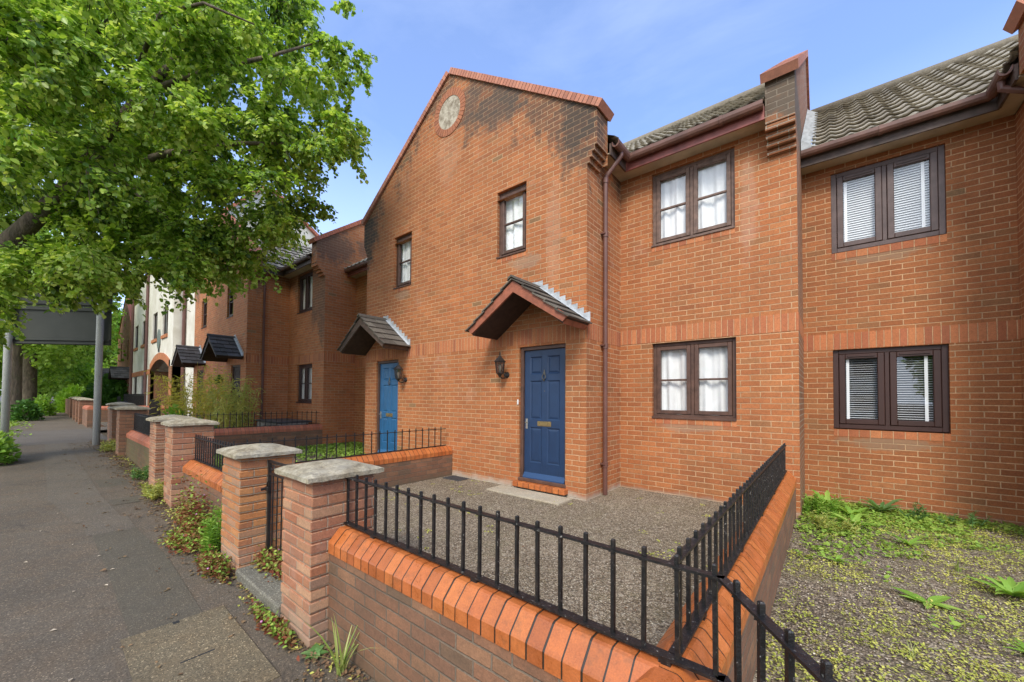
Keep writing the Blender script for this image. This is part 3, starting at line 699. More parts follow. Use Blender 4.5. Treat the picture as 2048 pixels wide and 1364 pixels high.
def canopy(root, xc, yw, zt, half, depth, rise, tilemat, bargemat, label=None, lead=True):
    """small gabled porch hood standing out from the wall face yw; zt = ridge top"""
    yf = yw-depth; zl = zt-rise; L = math.hypot(half, rise); t = .045
    rs = random.Random(int(abs(xc)*10)); dk = MB()
    th = .018
    roof = MB()
    for sgn in (-1, 1):
        d = Vector((sgn*half/L, 0, -rise/L)); n_ = Vector((sgn*rise/L, 0, half/L)); nc = 5; gg = L/nc
        for k in range(nc):
            s0, s1 = k*gg, (k+1)*gg+.03
            if k == nc-1: s1 = L+.02
            ny = 3; off = .5*(k % 2)
            ys = [yf-.035]
            yy = yf-.035 + (.165 if k % 2 else .30)
            while yy < yw-.02: ys.append(yy); yy += .30
            ys.append(yw)
            for i in range(len(ys)-1):
                h0 = .004+.002*rs.random(); h1 = .028+.006*rs.random()
                a = Vector((xc,0,zt-.05)) + d*s0 + n_*h0; b = Vector((xc,0,zt-.05)) + d*s1 + n_*h1
                y0, y1 = ys[i]+.004, ys[i+1]-.004
                vs = [(a.x,y0,a.z),(b.x,y0,b.z),(b.x,y1,b.z),(a.x,y1,a.z)]
                a2, b2 = a-n_*th, b-n_*th
                vs += [(a2.x,y0,a2.z),(b2.x,y0,b2.z),(b2.x,y1,b2.z),(a2.x,y1,a2.z)]
                roof.mesh(vs, [(0,1,2,3),(7,6,5,4),(0,4,5,1),(1,5,6,2),(2,6,7,3),(3,7,4,0)], rs.random())
    # ridge cap
    roof.prism([(xc-.075,zt-.075),(xc-.055,zt-.03),(xc,zt),(xc+.055,zt-.03),(xc+.075,zt-.075),(xc,zt-.03)], 'y', yf-.045, yw, c=.4)
    hood = roof.build('canopy', tilemat, root, label=label)
    bb = MB(); bw = .135
    zt2 = zt-.075
    for sgn in (-1, 1):
        xt = xc+sgn*(half-.005)
        bb.mesh([(xc,yf,zt2),(xt,yf,zl-.02),(xt-sgn*.075,yf,zl-.02-.075),(xc,yf,zt2-bw*1.2),(xc,yf+.03,zt2),(xt,yf+.03,zl-.02),(xt-sgn*.075,yf+.03,zl-.02-.075),(xc,yf+.03,zt2-bw*1.2)],
                [(0,1,2,3),(7,6,5,4),(0,4,5,1),(1,5,6,2),(2,6,7,3)])
    bb.build('bargeboard', bargemat, hood)
    sf = MB()
    for sgn in (-1, 1):
        xt = xc+sgn*(half-.02); x2 = xc+sgn*(half-.09)
        # sloping underside boards and side fascia
        sf.mesh([(xc,yf+.03,zt2-.05),(xt,yf+.03,zl-.04),(xt,yw,zl-.04),(xc,yw,zt2-.05),(xc,yf+.03,zt2-.12),(x2,yf+.03,zl-.115),(x2,yw,zl-.115),(xc,yw,zt2-.12)],
                [(4,5,6,7),(1,2,6,5),(0,1,5,4)])
    sf.build('soffit_boards', M['dkwood'], hood)
    for sgn in (-1, 1):
        sd_ = MB(); xt = xc+sgn*(half-.015); x2 = xc+sgn*(half-.085)
        sd_.mesh([(xt,yf+.03,zl-.03),(xt,yw,zl-.03),(x2,yw,zl-.118),(x2,yf+.03,zl-.118),(xt-sgn*.012,yf+.03,zl-.03),(xt-sgn*.012,yw,zl-.03),(x2-sgn*.012,yw,zl-.118),(x2-sgn*.012,yf+.03,zl-.118)],
                 [(0,1,2,3),(7,6,5,4),(3,2,6,7),(0,3,7,4)])
        sd_.build('side_fascia', bargemat, hood)
    if lead:
        ld = MB(); nst = 9
        for sgn in (-1, 1):
            for k in range(nst):
                t0, t1 = k/nst, (k+1)/nst
                xa, xb = xc+sgn*half*t0, xc+sgn*half*t1; za, zb2 = zt-rise*t0, zt-rise*t1
                ld.mesh([(xa,yw-.004,za-.05),(xb,yw-.004,zb2-.05),(xb,yw-.004,zb2+.085),(xb,yw-.004,za+.055),(xa,yw-.004,za+.045)], [(0,1,2,3,4)] if sgn > 0 else [(4,3,2,1,0)])
                ld.mesh([(xa,yw-.005,za+.0),(xb,yw-.005,zb2+.0),(xb,yw-.055,zb2-.012),(xa,yw-.055,za-.012)], [(0,1,2,3)])
        ld.build('lead_flashing', M['lead'], hood, normals=False)
    return hood

def lantern(name, loc, label, group='carriage lanterns beside the front doors'):
    x, y, z = loc     # wall plate centre on wall face y
    t = thing(name, label, 'lantern', loc, group)
    b = MB(); n = 6; yl = y-.18
    pl = [(y-.004-.018*0, 0)]
    # oval wall plate
    b.tube([(x, y, z), (x, y-.022, z)], [.052, .040], 14)
    b.tube([(x, y-.02, z-.01), (x, y-.07, z-.055), (x, y-.13, z-.060), (x, yl, z-.02), (x, yl, z+.005)], [.013,.012,.010,.010,.012], 8)
    b.tube([(x, y-.02, z+.02), (x, y-.05, z+.045), (x, y-.085, z+.02), (x, y-.07, z-.02)], .006, 6)
    b.build('bracket', M['black'], t)
    c = MB()
    c.lathe([(.012,z-.045),(.030,z-.015),(.040,z+.0),(.058,z+.012),(.060,z+.022)], x, yl, 6)
    for k in range(6):
        a = 2*math.pi*k/6
        c.tube([(x+.058*math.cos(a), yl+.058*math.sin(a), z+.02), (x+.080*math.cos(a), yl+.080*math.sin(a), z+.205)], .0055, 5)
    c.build('cage', M['black'], t)
    r_ = MB(); r_.lathe([(.098,z+.20),(.100,z+.208),(.080,z+.225),(.050,z+.262),(.030,z+.275),(.028,z+.290),(.012,z+.298),(.010,z+.312),(.017,z+.325),(.010,z+.338),(.003,z+.36)], x, yl, 6)
    r_.build('roof', M['black'], t)
    g = MB()
    for k in range(6):
        a, a2 = 2*math.pi*k/6, 2*math.pi*(k+1)/6
        g.poly([(x+.054*math.cos(a), yl+.054*math.sin(a), z+.024),(x+.054*math.cos(a2), yl+.054*math.sin(a2), z+.024),(x+.076*math.cos(a2), yl+.076*math.sin(a2), z+.202),(x+.076*math.cos(a), yl+.076*math.sin(a), z+.202)])
    g.build('glass', M['lglass'], t)
    l = MB(); l.lathe([(.012,z+.03),(.014,z+.07),(.024,z+.11),(.022,z+.14),(.008,z+.155)], x, yl, 10); l.build('bulb', M['whitep'], t, smooth=True)
    return t

# ------------------------------------------------------------ ground
def gz(x):
    """the pavement climbs gently to the left"""
    pts = [(-400,.42),(-60,.38),(-16,.34),(-12,.30),(-8,.20),(-6.7,.14),(-2.6,.0),(3,-.03),(60,-.2)]
    for (a, za), (b, zb) in zip(pts, pts[1:]):
        if x <= b: return za+(zb-za)*max(0,(x-a))/(b-a)
    return pts[-1][1]
def sheet(name, x0, x1, y0, y1, mat, dz=0.0, zf=None, nx=None, ny=1, wob=0.0, edge=None, **k):
    mb = MB(); zf = zf or gz; rs = random.Random(len(name))
    xs = sorted(set([x0, x1] + [v for v in (-60,-30,-16,-14,-12,-10,-8,-7,-6.7,-5.5,-4,-2.6,0,2) if x0 < v < x1] + ([x0+(x1-x0)*i/nx for i in range(nx)] if nx else [])))
    ys = [y0+(y1-y0)*i/ny for i in range(ny+1)]
    vs = [(x, y, zf(x)+dz+(rs.uniform(-wob,wob) if 0 < i < len(xs)-1 and 0 < j < len(ys)-1 else 0)) for i, x in enumerate(xs) for j, y in enumerate(ys)]
    n = len(ys); fs = [(i*n+j, (i+1)*n+j, (i+1)*n+j+1, i*n+j+1) for i in range(len(xs)-1) for j in range(n-1)]
    mb.mesh(vs, fs); return mb.build(name, mat, None, kind='structure', smooth=wob > 0, normals=False, **k)
sheet('ground', -700, 300, -300, 500, M['soil'], -.10)
sheet('road', -300, 60, -14, -4.2, M['road'], -.05)
sheet('grass_verge', -300, 60, -4.2, -1.6, M['grass'], -.03)
pv = sheet('pavement', -160, 12, -1.6, 1.34, M['pave'], 0.0)
sheet('driveway_crossing', -21.5, -15.6, -4.2, 1.36, M['cross'], .004)
sheet('driveway', -30, -20.5, 1.36, 9, M['cross'], .004)
def patch(name, pts, mat, dz):
    mb = MB(); mb.poly([(x, y, gz(x)+dz) for x, y in pts]); return mb.build(name, mat, None, kind='structure', normals=False)
patch('tarmac_trench_patch', [(-3.56,.42),(-3.56,.80),(-4.9,.82),(-6.1,.74),(-6.1,.40),(-4.9,.42)], M['patch'], .004)
patch('tarmac_trench', [(-6.1,.36),(-6.1,.74),(-6.7,.73),(-6.7,.36)], M['patch2'], .004)
patch('tarmac_trench_light', [(-6.7,.30),(-6.7,.68),(-8,.60),(-8,.14)], M['patch2'], .0042)
patch('tarmac_trench_far', [(-8,.12),(-8,.60),(-12,.55),(-15.6,.52),(-15.6,.15),(-12,.12)], M['patch2'], .0044)
patch('tarmac_repair', [(-9.2,.62),(-9.2,.95),(-7.3,.92),(-7.3,.66)], M['patch'], .0048)
GA = .215
flat = lambda z: (lambda x: z)
sheet('front_garden_gravel', -5.42, -.40, 1.44, 6.2, M['gravelA'], 0, flat(GA), nx=20, ny=18, wob=.006)
sheet('right_garden_gravel', -.34, 8, -.6, 7.4, M['gravelC'], 0, flat(.17), nx=26, ny=26, wob=.012)
sheet('neighbour_garden_gravel', -10.9, -5.40, 1.40, 6.2, M['gravelC'], 0, flat(.26), nx=20, ny=16, wob=.012)
sheet('left_garden_soil', -21, -10.9, 1.40, 9, M['soil'], 0, flat(.62))

# ------------------------------------------------------------ the brick house with the two blue doors
def gable_front(root, xl, xr, y, z0, ze, za, holes, mat, corb=.155, name='gable_wall', kz=4.93, zgrid=None, thick=.34):
    """gable wall facing the street, widening on corbels at the eaves, its parapet rising above the roof"""
    mb = MB(); zg = kz
    hs = [h for h in holes]
    wall_y(mb, y, xl, xr, z0, zg, [h for h in hs if h[3] < zg])
    up = [h for h in hs if h[3] >= zg]
    xc = (xl+xr)/2
    xlo, xro = xl-corb, xr+corb
    # upper part: columns between the window openings that cross the corbel line
    return mb

def build_gabled_house():
    root = thing('brick_house', 'orange brick gabled house with two blue front doors under little tiled porch hoods', 'house', (-5.45, 5.0, .2))
    xl, xr, yg, yb = -8.32, -2.59, 4.806, 5.947
    kz = 4.93; xc = -5.5; za = 7.76; ze = 5.66; cb = .155
    W1 = (-4.27, -3.655, 3.945, 5.065); W2 = (-7.235, -6.62, 3.945, 5.065)
    D1 = (-3.775, -2.925, .335, 2.425); D2 = (-7.87, -7.03, .335, 2.425)
    # gable wall with every opening, as one wall
    mb = MB(); wall_y(mb, yg, xl, xr, 0.0, kz, [D1, D2, (W1[0],W1[1],W1[2],kz-.0001), (W2[0],W2[1],W2[2],kz-.0001)])
    mb.v = mb.v; 
    def strip(x0, x1, z0, z1, y): mb.poly([(x0,y,z0),(x1,y,z0),(x1,y,z1),(x0,y,z1)])
    zt = 5.065
    strip(xl, W2[0], kz, zt, yg); strip(W2[1], W1[0], kz, zt, yg); strip(W1[1], xr, kz, zt, yg)
    for w in (W1, W2):
        a, b = w[0], w[1]
        mb.poly([(a,yg,kz),(a,yg,zt),(a,yg+.1,zt),(a,yg+.1,kz)]); mb.poly([(b,yg,zt),(b,yg,kz),(b,yg+.1,kz),(b,yg+.1,zt)]); mb.poly([(a,yg,zt),(b,yg,zt),(b,yg+.1,zt),(a,yg+.1,zt)])
    # above the corbels
    mb.poly([(xl,yg,zt),(xr,yg,zt),(xr,yg,5.23),(xr+cb,yg,5.23),(xr+cb,yg,ze),(xc,yg,za),(xl-cb,yg,ze),(xl-cb,yg,5.23),(xl,yg,5.23)])
    # parapet back and kneeler blocks
    th = .33
    mb.poly([(xr+cb,yg+th,5.0),(xr+cb,yg+th,ze),(xc,yg+th,za),(xl-cb,yg+th,ze),(xl-cb,yg+th,5.0)])
    for s, xe in ((1, xr), (-1, xl)):
        mb.poly([(xe+s*cb,yg,5.23),(xe+s*cb,yg+th,5.23),(xe+s*cb,yg+th,ze),(xe+s*cb,yg,ze)])
        for k in range(4):
            x1 = xe+s*(k+1)*cb/4; z0 = kz+.075*k
            mb.box(min(xe,x1), max(xe,x1), yg+(0 if k else .0), yg+th, z0, z0+.0745)
    # return wall to the right bay and the left one
    mb.poly([(xr,yg,0),(xr,yb,0),(xr,yb,5.2),(xr,yg,5.2)]); mb.poly([(xl,yb,0),(xl,yg,0),(xl,yg,5.2),(xl,yb,5.2)])
    gw = mb.build('gable_wall', M['gable'], root, normals=False)
    # round blind window
    rb = MB(); cx, cz = -5.50, 7.02; n = 34
    for k in range(n):
        a0, a1 = 2*math.pi*(k+.06)/n, 2*math.pi*(k+.94)/n; c_, r0, r1 = random.random(), .305, .435
        P = [(cx+r*math.cos(a), cz+r*math.sin(a)) for r, a in ((r0,a0),(r1,a0),(r1,a1),(r0,a1))]
        rb.prism(P, 'y', yg-.012, yg+.03, c=c_)
    ring = rb.build('roundel_ring', M['ringb'], root)
    rd = MB(); rd.prism([(cx+.308*math.cos(2*math.pi*k/40), cz+.308*math.sin(2*math.pi*k/40)) for k in range(40)], 'y', yg-.004, yg+.02); rd.build('roundel', M['roundel'], root)
    rm = MB(); rm.prism([(cx+.437*math.cos(2*math.pi*k/48), cz+.437*math.sin(2*math.pi*k/48)) for k in range(48)], 'y', yg-.006, yg+.02)
    # gable coping
    cp = MB(); slR = (za-ze)/(xr+cb-xc)
    yc_ = yg+th/2-.01; hh = .105
    for s, xe in ((1, xr+cb+.04), (-1, xl-cb-.04)):
        L = math.hypot(xe-xc, slR*(xe-xc)); nx_, nz__ = -s*0, 0
        up = Vector((s*slR, 0, 1)).normalized()
        p = Vector((xc, yc_, za)) + up*hh/2; q = Vector((xe, yc_, za-slR*abs(xe-xc))) + up*hh/2
        coping_line(cp, p, q, th+.06, hh, pitch=.078, gap=.010, side=(0,1,0))
    cp.build('gable_coping', M['verge'], root)
    # bay walls, right and left
    WA1 = (-2.085, -.953, 3.965, 5.10); WA0 = (-2.080, -.950, 1.335, 2.472)
    mb = MB(); wall_y(mb, yb, xr, -.27, 0, 5.18, [WA0, WA1])
    mb.build('bay_wall', M['bay'], root, normals=False)
    mb = MB(); wall_y(mb, yb, -10.95, xl, 0, 5.18, [(-9.95,-8.85,1.335,2.472), (-9.95,-8.85,3.965,5.10)])
    mb.build('left_bay_wall', M['bay'], root, normals=False)
    # party wall end: flank seen beside the right house, corbelled kneeler and rake
    mb = MB(); x0, x1 = -.575, -.27; ridge = (9.4, 8.38); f0 = (5.70, 5.62)
    prof = [(yb+.02,5.10),(yb+.02,5.08),(5.70,5.08),f0,ridge,(13.2,5.55),(13.2,5.1)]
    mb.mesh([(x1,p[0],p[1]) for p in prof]+[(x0,p[0],p[1]) for p in prof], [(0,1,2,3,4,5,6),(13,12,11,10,9,8,7),(1,8,9,2),(2,9,10,3),(3,10,11,4),(4,11,12,5)])
    for k in range(4):
        y1 = yb-.0617*(k+1); z0 = 4.775+.075*k
        mb.box(x0, x1, y1, yb+.01, z0+.0, z0+.062)
        mb.box(x0+.006, x1-.006, y1+.035, yb+.01, z0+.062, z0+.0745)
    mb.poly([(x1,yb,0),(x1,13.2,0),(x1,13.2,5.1),(x1,yb,5.1)])
    mb.build('party_wall', M['party'], root, normals=False, label='blackened stepped brick parapet between the two roofs')
    cp = MB(); hh = .105
    dd = (Vector((0,ridge[0],ridge[1]))-Vector((0,f0[0],f0[1]))).normalized(); up = Vector((0,-dd.z,dd.y))
    xm = (x0+x1)/2
    coping_line(cp, Vector((xm,f0[0]-.06,f0[1]-.04))+up*hh/2, Vector((xm,ridge[0],ridge[1]))+up*hh/2, .385, hh, side=(-1,0,0))
    d2 = Vector((0,3.8,-2.83)).normalized(); up2 = Vector((0,.597,.802))
    coping_line(cp, Vector((xm,ridge[0],ridge[1]))+up2*hh/2, Vector((xm,13.2,5.55))+up2*hh/2, .385, hh, side=(-1,0,0))
    cp.build('parapet_coping', M['verge'], root)
    # back and ends, so the inside is closed
    mb = MB(); mb.poly([(-.6,13,0),(-11,13,0),(-11,13,5.5),(-.6,13,5.5)]); mb.poly([(-10.95,5.95,.0),(-10.95,13,0),(-10.95,13,5.4),(-10.95,9.4,8.1),(-10.95,5.95,5.4)])
    mb.build('rear_wall', M['brickB'], root, normals=False)
    mb = MB(); mb.poly([(-11,7.6,0),(-.58,7.6,0),(-.58,7.6,6.2),(-11,7.6,6.2)]); [ (mb.poly([(-10.9,5.97,z),(-.58,5.97,z),(-.58,7.6,z),(-10.9,7.6,z)]), mb.poly([(xl+.02,yg+.14,z),(xr-.02,yg+.14,z),(xr-.02,5.97,z),(xl+.02,5.97,z)])) for z in (2.75, 5.19)]
    mb.build('inner_wall', M['innerwall'], root, normals=False)
    # courses of upright bricks and sill courses
    mb = MB(); za_, zb_ = 2.463, 2.688
    flat_strip(mb, xl, xr+.003, yg, za_, zb_); mb.box(xr-.02, xr+.003, yg+.0, yb, za_, zb_)
    flat_strip(mb, xr+.003, -.27, yb, 2.49, 2.715); mb.box(-.29, -.267, yb+.001, 7.2, 2.491, 2.714); flat_strip(mb, -10.95, xl, yb, 2.49, 2.715)
    mb.build('brick_band', M['soldier'], root)
    for w, y in ((W1,yg),(W2,yg),(WA0,yb),(WA1,yb)): mb = MB(); flat_strip(mb, w[0], w[1], y, w[2]-.078, w[2]-.004, .004); mb.build('sill_course', M['header'], root)
    # windows
    window_casement(root, *W1, yg, M['frame'], lights=1, seed=3); window_casement(root, *W2, yg, M['frame'], lights=1, seed=5)
    window_casement(root, *WA0, yb, M['frame'], seed=11); window_casement(root, *WA1, yb, M['frame_hi'], seed=17)
    window_casement(root, -9.95,-8.85,1.335,2.472, yb, M['frame'], seed=21); window_casement(root, -9.95,-8.85,3.965,5.10, yb, M['frame'], seed=23)
    # doors
    door6(root, *D1, yg, M['navy'], M['frame'], label='dark navy six-panel door'); door6(root, *D2, yg, M['lblue'], M['frame'], label='lighter blue six-panel door')
    mb = MB()
    for d in (D1, D2): 
        mb = MB(); n = 9; w = (d[1]-d[0]+.10)/n
        for k in range(n): mb.box(d[0]-.05+k*w+.004, d[0]-.05+(k+1)*w-.004, yg-.10, yg+.02, .255, .333, b=.006, c=random.random())
        mb.box(d[0]-.045, d[1]+.045, yg-.094, yg+.02, .25, .326, c=-1.0)
        mb.build('door_step', M['coping'], root)
    mb = MB(); mb.box(-4.05, -2.75, yg-.45, yg-.09, GA-.02, GA+.022, b=.006); mb.build('doorstep_slab', M['slab'], root)
    canopy(root, -3.43, yg, 3.36, .90, .60, .66, M['ctile'], M['barge'], label='porch hood with terracotta coloured bargeboards')
    canopy(root, -7.52, yg, 3.36, .90, .60, .66, M['ctile'], M['barge_dk'], label='porch hood with dark weathered bargeboards')
    # bell push on the jamb
    mb = MB(); mb.box(-3.805, -3.782, yg-.014, yg, 1.52, 1.60, b=.004); mb.build('bell_push', M['whitep'], root)
    # roofs
    ey, ez = 5.63, 5.335; L = math.hypot(9.4-ey, 8.06-ez); S = (0,(9.4-ey)/L,(8.06-ez)/L)
    tiled_roof('roof', (-2.6, ey, ez), (1,0,0), 2.03, S, L, M['tile'], root)
    tiled_roof('roof', (-10.9, ey, ez), (1,0,0), 8.3, S, L, M['tile'], root, du=.0525)
    tiled_roof('roof', (-.6, 13.2, 5.3), (-1,0,0), 10.3, (0,-.81,.586), 4.7, M['tile'], root, du=.0525)
    Lg = math.hypot(3.1, 2.17)
    tiled_roof('roof', (-2.38, 9.2, 5.36), (0,-1,0), 4.08, (-3.1/Lg,0,2.17/Lg), Lg, M['tile'], root, du=.0525)
    tiled_roof('roof', (-8.62, 5.12, 5.36), (0,1,0), 4.08, (3.1/Lg,0,2.17/Lg), Lg, M['tile'], root, du=.0525)
    mb = MB(); mb.tube([(-10.9,9.4,8.09),(-.58,9.4,8.09)], .11, 10); mb.tube([(-5.5,5.14,7.56),(-5.5,9.0,7.56)], .10, 10); mb.build('ridge_tiles', M['tile'], root, smooth=True)
    # soffit, fascia, gutter
    sz = 5.165
    mb = MB(); mb.box(xr+.0, -.575, 5.70, yb, sz, sz+.012); mb.box(xr, -2.41, yg+.335, 5.70, sz, sz+.012); mb.build('soffit', M['soffit'], root); mb = MB(); mb.box(-10.9, xl, 5.70, yb, sz, sz+.012); mb.build('soffit', M['soffit'], root)
    mb = MB(); mb.box(-2.41, -.58, 5.675, 5.70, sz-.02, sz+.145); mb.build('fascia', M['fascia'], root); mb = MB(); mb.box(-10.9, -8.55, 5.675, 5.70, sz-.02, sz+.145); mb.build('fascia', M['fascia'], root)
    mb = MB(); mb.box(-2.41, -2.385, yg+.335, 5.675, sz-.02, sz+.145); mb.build('fascia', M['fasciaC'], root)
    gp = [(-.055,.0),(-.055,.03),(-.050,-.028),(-.030,-.052),(0,-.060),(.030,-.052),(.050,-.028),(.055,.03)]
    gp = [(-.056,.032),(-.054,-.012),(-.040,-.042),(-.015,-.056),(.015,-.056),(.040,-.042),(.054,-.012),(.056,.032),(.046,.032),(.04,-.01),(0,-.045),(-.04,-.01),(-.046,.032)]
    mb = MB(); gy, gzz = 5.615, sz+.135
    mb.prism([(gy+a, gzz+b) for a, b in gp], 'x', -10.88, -8.6); mb.build('gutter', M['gutter'], root); mb = MB(); mb.prism([(gy+a, gzz+b) for a, b in gp], 'x', -2.34, -.585)
    for x in (-1.95,-1.05): mb.prism([(gy+a*1.12, gzz+b*1.12-.002) for a, b in gp], 'x', x-.02, x+.02)
    gx = -2.325
    mb.prism([(gx+a, gzz+b) for a, b in gp], 'y', yg+.35, 5.60)
    mb.build('gutter', M['gutter'], root)
    mb = MB(); px, py = -2.59+.058, 5.275
    mb.tube([(px,py,.22),(px,py,4.86)], .034, 14); mb.tube([(px,py,4.84),(px+.01,py,4.93),(px+.16,py+.06,5.13),(gx,py+.08,5.20),(gx,py+.08,5.27)], .034, 12)
    for z in (.62, 2.36, 4.02, 4.83): mb.tube([(px,py,z),(px,py,z+.075)], .042, 14)
    for z in (.66, 2.40, 4.06): mb.box(px-.055, px+.02, py-.055, py+.055, z, z+.022)
    mb.build('downpipe', M['pipe'], root, smooth=False)
    return root
build_gabled_house()
lantern('wall_lantern', (-4.025, 4.806, 1.995), 'black carriage lantern on the brick beside the navy door')
lantern('wall_lantern', (-6.76, 4.806, 1.985), 'black carriage lantern on the brick beside the lighter blue door')

# ------------------------------------------------------------ right house (faded PVC windows with venetian blinds)
def build_right_house():
    root = thing('brick_house', 'red brown brick house on the right with dark brown plastic windows and venetian blinds', 'house', (2.0, 7.3, .15))
    yb = 7.211; xr = 1.745; yg = 6.07
    U = (.066, 1.190, 3.72, 5.00-.12); Lw = (.066, 1.190, 1.215, 2.345)
    U = (.066, 1.190, 3.738, 4.905)
    mb = MB(); wall_y(mb, yb, -.27, xr, 0, 5.06, [Lw, U])
    mb.poly([(xr,yb,0),(xr,yg,0),(xr,yg,5.0),(xr,yb,5.0)])
    mb.poly([(xr,yg,0),(7.3,yg,0),(7.3,yg,5.1),(xr,yg,5.1)])
    for k in range(4):
        x1 = xr-(k+1)*.04; mb.box(x1, xr, yg, yg+.33, 4.80+.075*k, 4.80+.075*k+.0745)
    mb.mesh([(xr-.16,yg,5.1),(7.46,yg,5.1),(7.46,yg,5.53),(4.55,yg,7.6),(xr-.16,yg,5.53),(xr-.16,yg+.33,5.1),(7.46,yg+.33,5.1),(7.46,yg+.33,5.53),(4.55,yg+.33,7.6),(xr-.16,yg+.33,5.53)],
            [(0,1,2,3,4),(9,8,7,6,5),(0,4,9,5),(0,5,6,1),(1,6,7,2),(2,7,8,3),(3,8,9,4)])
    mb.build('wall', M['brickC'], root, normals=False)
    mb = MB(); mb.poly([(-.27,12,0),(7.3,12,0),(7.3,12,5.2),(-.27,12,5.2)]); mb.poly([(7.3,yg,0),(7.3,12,0),(7.3,12,5.2),(7.3,yg,5.2)]); mb.build('rear_wall', M['brickC'], root, normals=False)
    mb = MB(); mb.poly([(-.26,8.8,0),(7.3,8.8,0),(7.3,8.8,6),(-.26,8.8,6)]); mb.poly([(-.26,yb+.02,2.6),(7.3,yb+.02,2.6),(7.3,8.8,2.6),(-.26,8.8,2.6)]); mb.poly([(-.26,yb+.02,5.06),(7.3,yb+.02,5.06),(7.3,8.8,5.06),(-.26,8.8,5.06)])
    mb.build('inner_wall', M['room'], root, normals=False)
    mb = MB(); flat_strip(mb, -.267, xr-.003, yb, 2.352, 2.578); mb.box(xr-.003, xr+.02, yg, yb, 2.352, 2.578); mb.build('brick_band', M['soldier'], root)
    for w in (U, Lw): mb = MB(); flat_strip(mb, w[0], w[1], yb, w[2]-.098, w[2]-.004, .004); mb.build('sill_course', M['header'], root)
    window_casement(root, *Lw, yb, M['pvc'], bars=False, vent=True, blind='open', sill=False, setb=.045)
    window_casement(root, *U, yb, M['pvc_up'], bars=False, vent=True, blind='shut', sill=False, setb=.03)
    ey, ez = 6.90, 5.17; L = math.hypot(10.1-ey, 7.56-ez); S = (0,(10.1-ey)/L,(7.56-ez)/L)
    tiled_roof('roof', (-.14, ey, ez), (1,0,0), 1.90, S, L, M['tile'], root)
    tiled_roof('roof', (1.76, ey, ez), (1,0,0), 5.5, S, L, M['tile'], root, du=.0525)
    tiled_roof('roof', (7.3, 12.9, 5.4), (-1,0,0), 7.5, (0,-.79,.61), 3.55, M['tile'], root, du=.0525)
    Lg = math.hypot(2.95, 2.07)
    tiled_roof('roof', (1.60, 6.40, 5.28), (0,1,0), 3.6, (2.95/Lg,0,2.07/Lg), Lg, M['tile'], root, du=.0525)
    tiled_roof('roof', (7.5, 10.0, 5.28), (0,-1,0), 3.6, (-2.95/Lg,0,2.07/Lg), Lg, M['tile'], root, du=.0525)
    mb = MB(); mb.tube([(-.25,10.12,7.60),(7.3,10.12,7.60)], .10, 10); mb.tube([(4.55,6.42,7.38),(4.55,10.1,7.38)], .10, 10); mb.build('ridge_tiles', M['tile'], root, smooth=True)
    sz = 5.015
    mb = MB(); mb.box(-.27, xr, 6.95, yb, sz, sz+.012); mb.box(1.57, xr, yg+.33, 6.95, sz, sz+.012); mb.build('soffit', M['soffit'], root)
    mb = MB(); mb.box(-.268, 1.57, 6.925, 6.95, sz-.02, sz+.15); mb.box(1.555, 1.58, yg+.33, 6.925, sz-.02, sz+.15); mb.build('fascia', M['fasciaC'], root)
    gp = [(-.056,.032),(-.054,-.012),(-.040,-.042),(-.015,-.056),(.015,-.056),(.040,-.042),(.054,-.012),(.056,.032),(.046,.032),(.04,-.01),(0,-.045),(-.04,-.01),(-.046,.032)]
    mb = MB(); gy, gzz = 6.865, sz+.14; mb.prism([(gy+a, gzz+b) for a, b in gp], 'x', -.262, 1.50)
    gx = 1.50; mb.prism([(gx+a, gzz+b) for a, b in gp], 'y', yg+.36, 6.86)
    mb.prism([(gy+a*1.12, gzz+b*1.12-.002) for a, b in gp], 'x', .55, .59)
    mb.build('gutter', M['gutter'], root)
    mb = MB(); px, py = xr-.05, 6.55
    mb.tube([(gx,py,gzz-.05),(gx,py,gzz-.13),(gx+.10,py,gzz-.19),(px,py,gzz-.26),(px,py,.2)], .034, 12); mb.build('downpipe', M['pipe'], root)
    # lead soaker against the parapet
    mb = MB(); n = 13; Sv = Vector(S)
    for k in range(n):
        a = Vector((-.262, ey, ez)) + Sv*(k*L/n-.02); b = Vector((-.262, ey, ez)) + Sv*((k+1)*L/n+.03)
        mb.mesh([(a.x,a.y,a.z+.06),(b.x,b.y,b.z+.035),(b.x,b.y,b.z+.20),(a.x,a.y,a.z+.22),(a.x+.16,a.y,a.z+.075),(b.x+.16,b.y,b.z+.05)], [(0,1,2,3),(0,4,5,1),(0,3,4)])
    mb.build('lead_flashing', M['lead'], root, normals=False)
    cp = MB(); hh = .11; sl = (7.6-5.53)/(4.55-(xr-.16)); up = Vector((-sl,0,1)).normalized()
    coping_line(cp, Vector((xr-.20,yg+.155,5.50))+up*hh/2, Vector((4.55,yg+.155,7.6))+up*hh/2, .39, hh)
    up = Vector((sl,0,1)).normalized(); coping_line(cp, Vector((4.55,yg+.155,7.6))+up*hh/2, Vector((7.5,yg+.155,5.50))+up*hh/2, .39, hh)
    cp.build('gable_coping', M['verge'], root)
build_right_house()

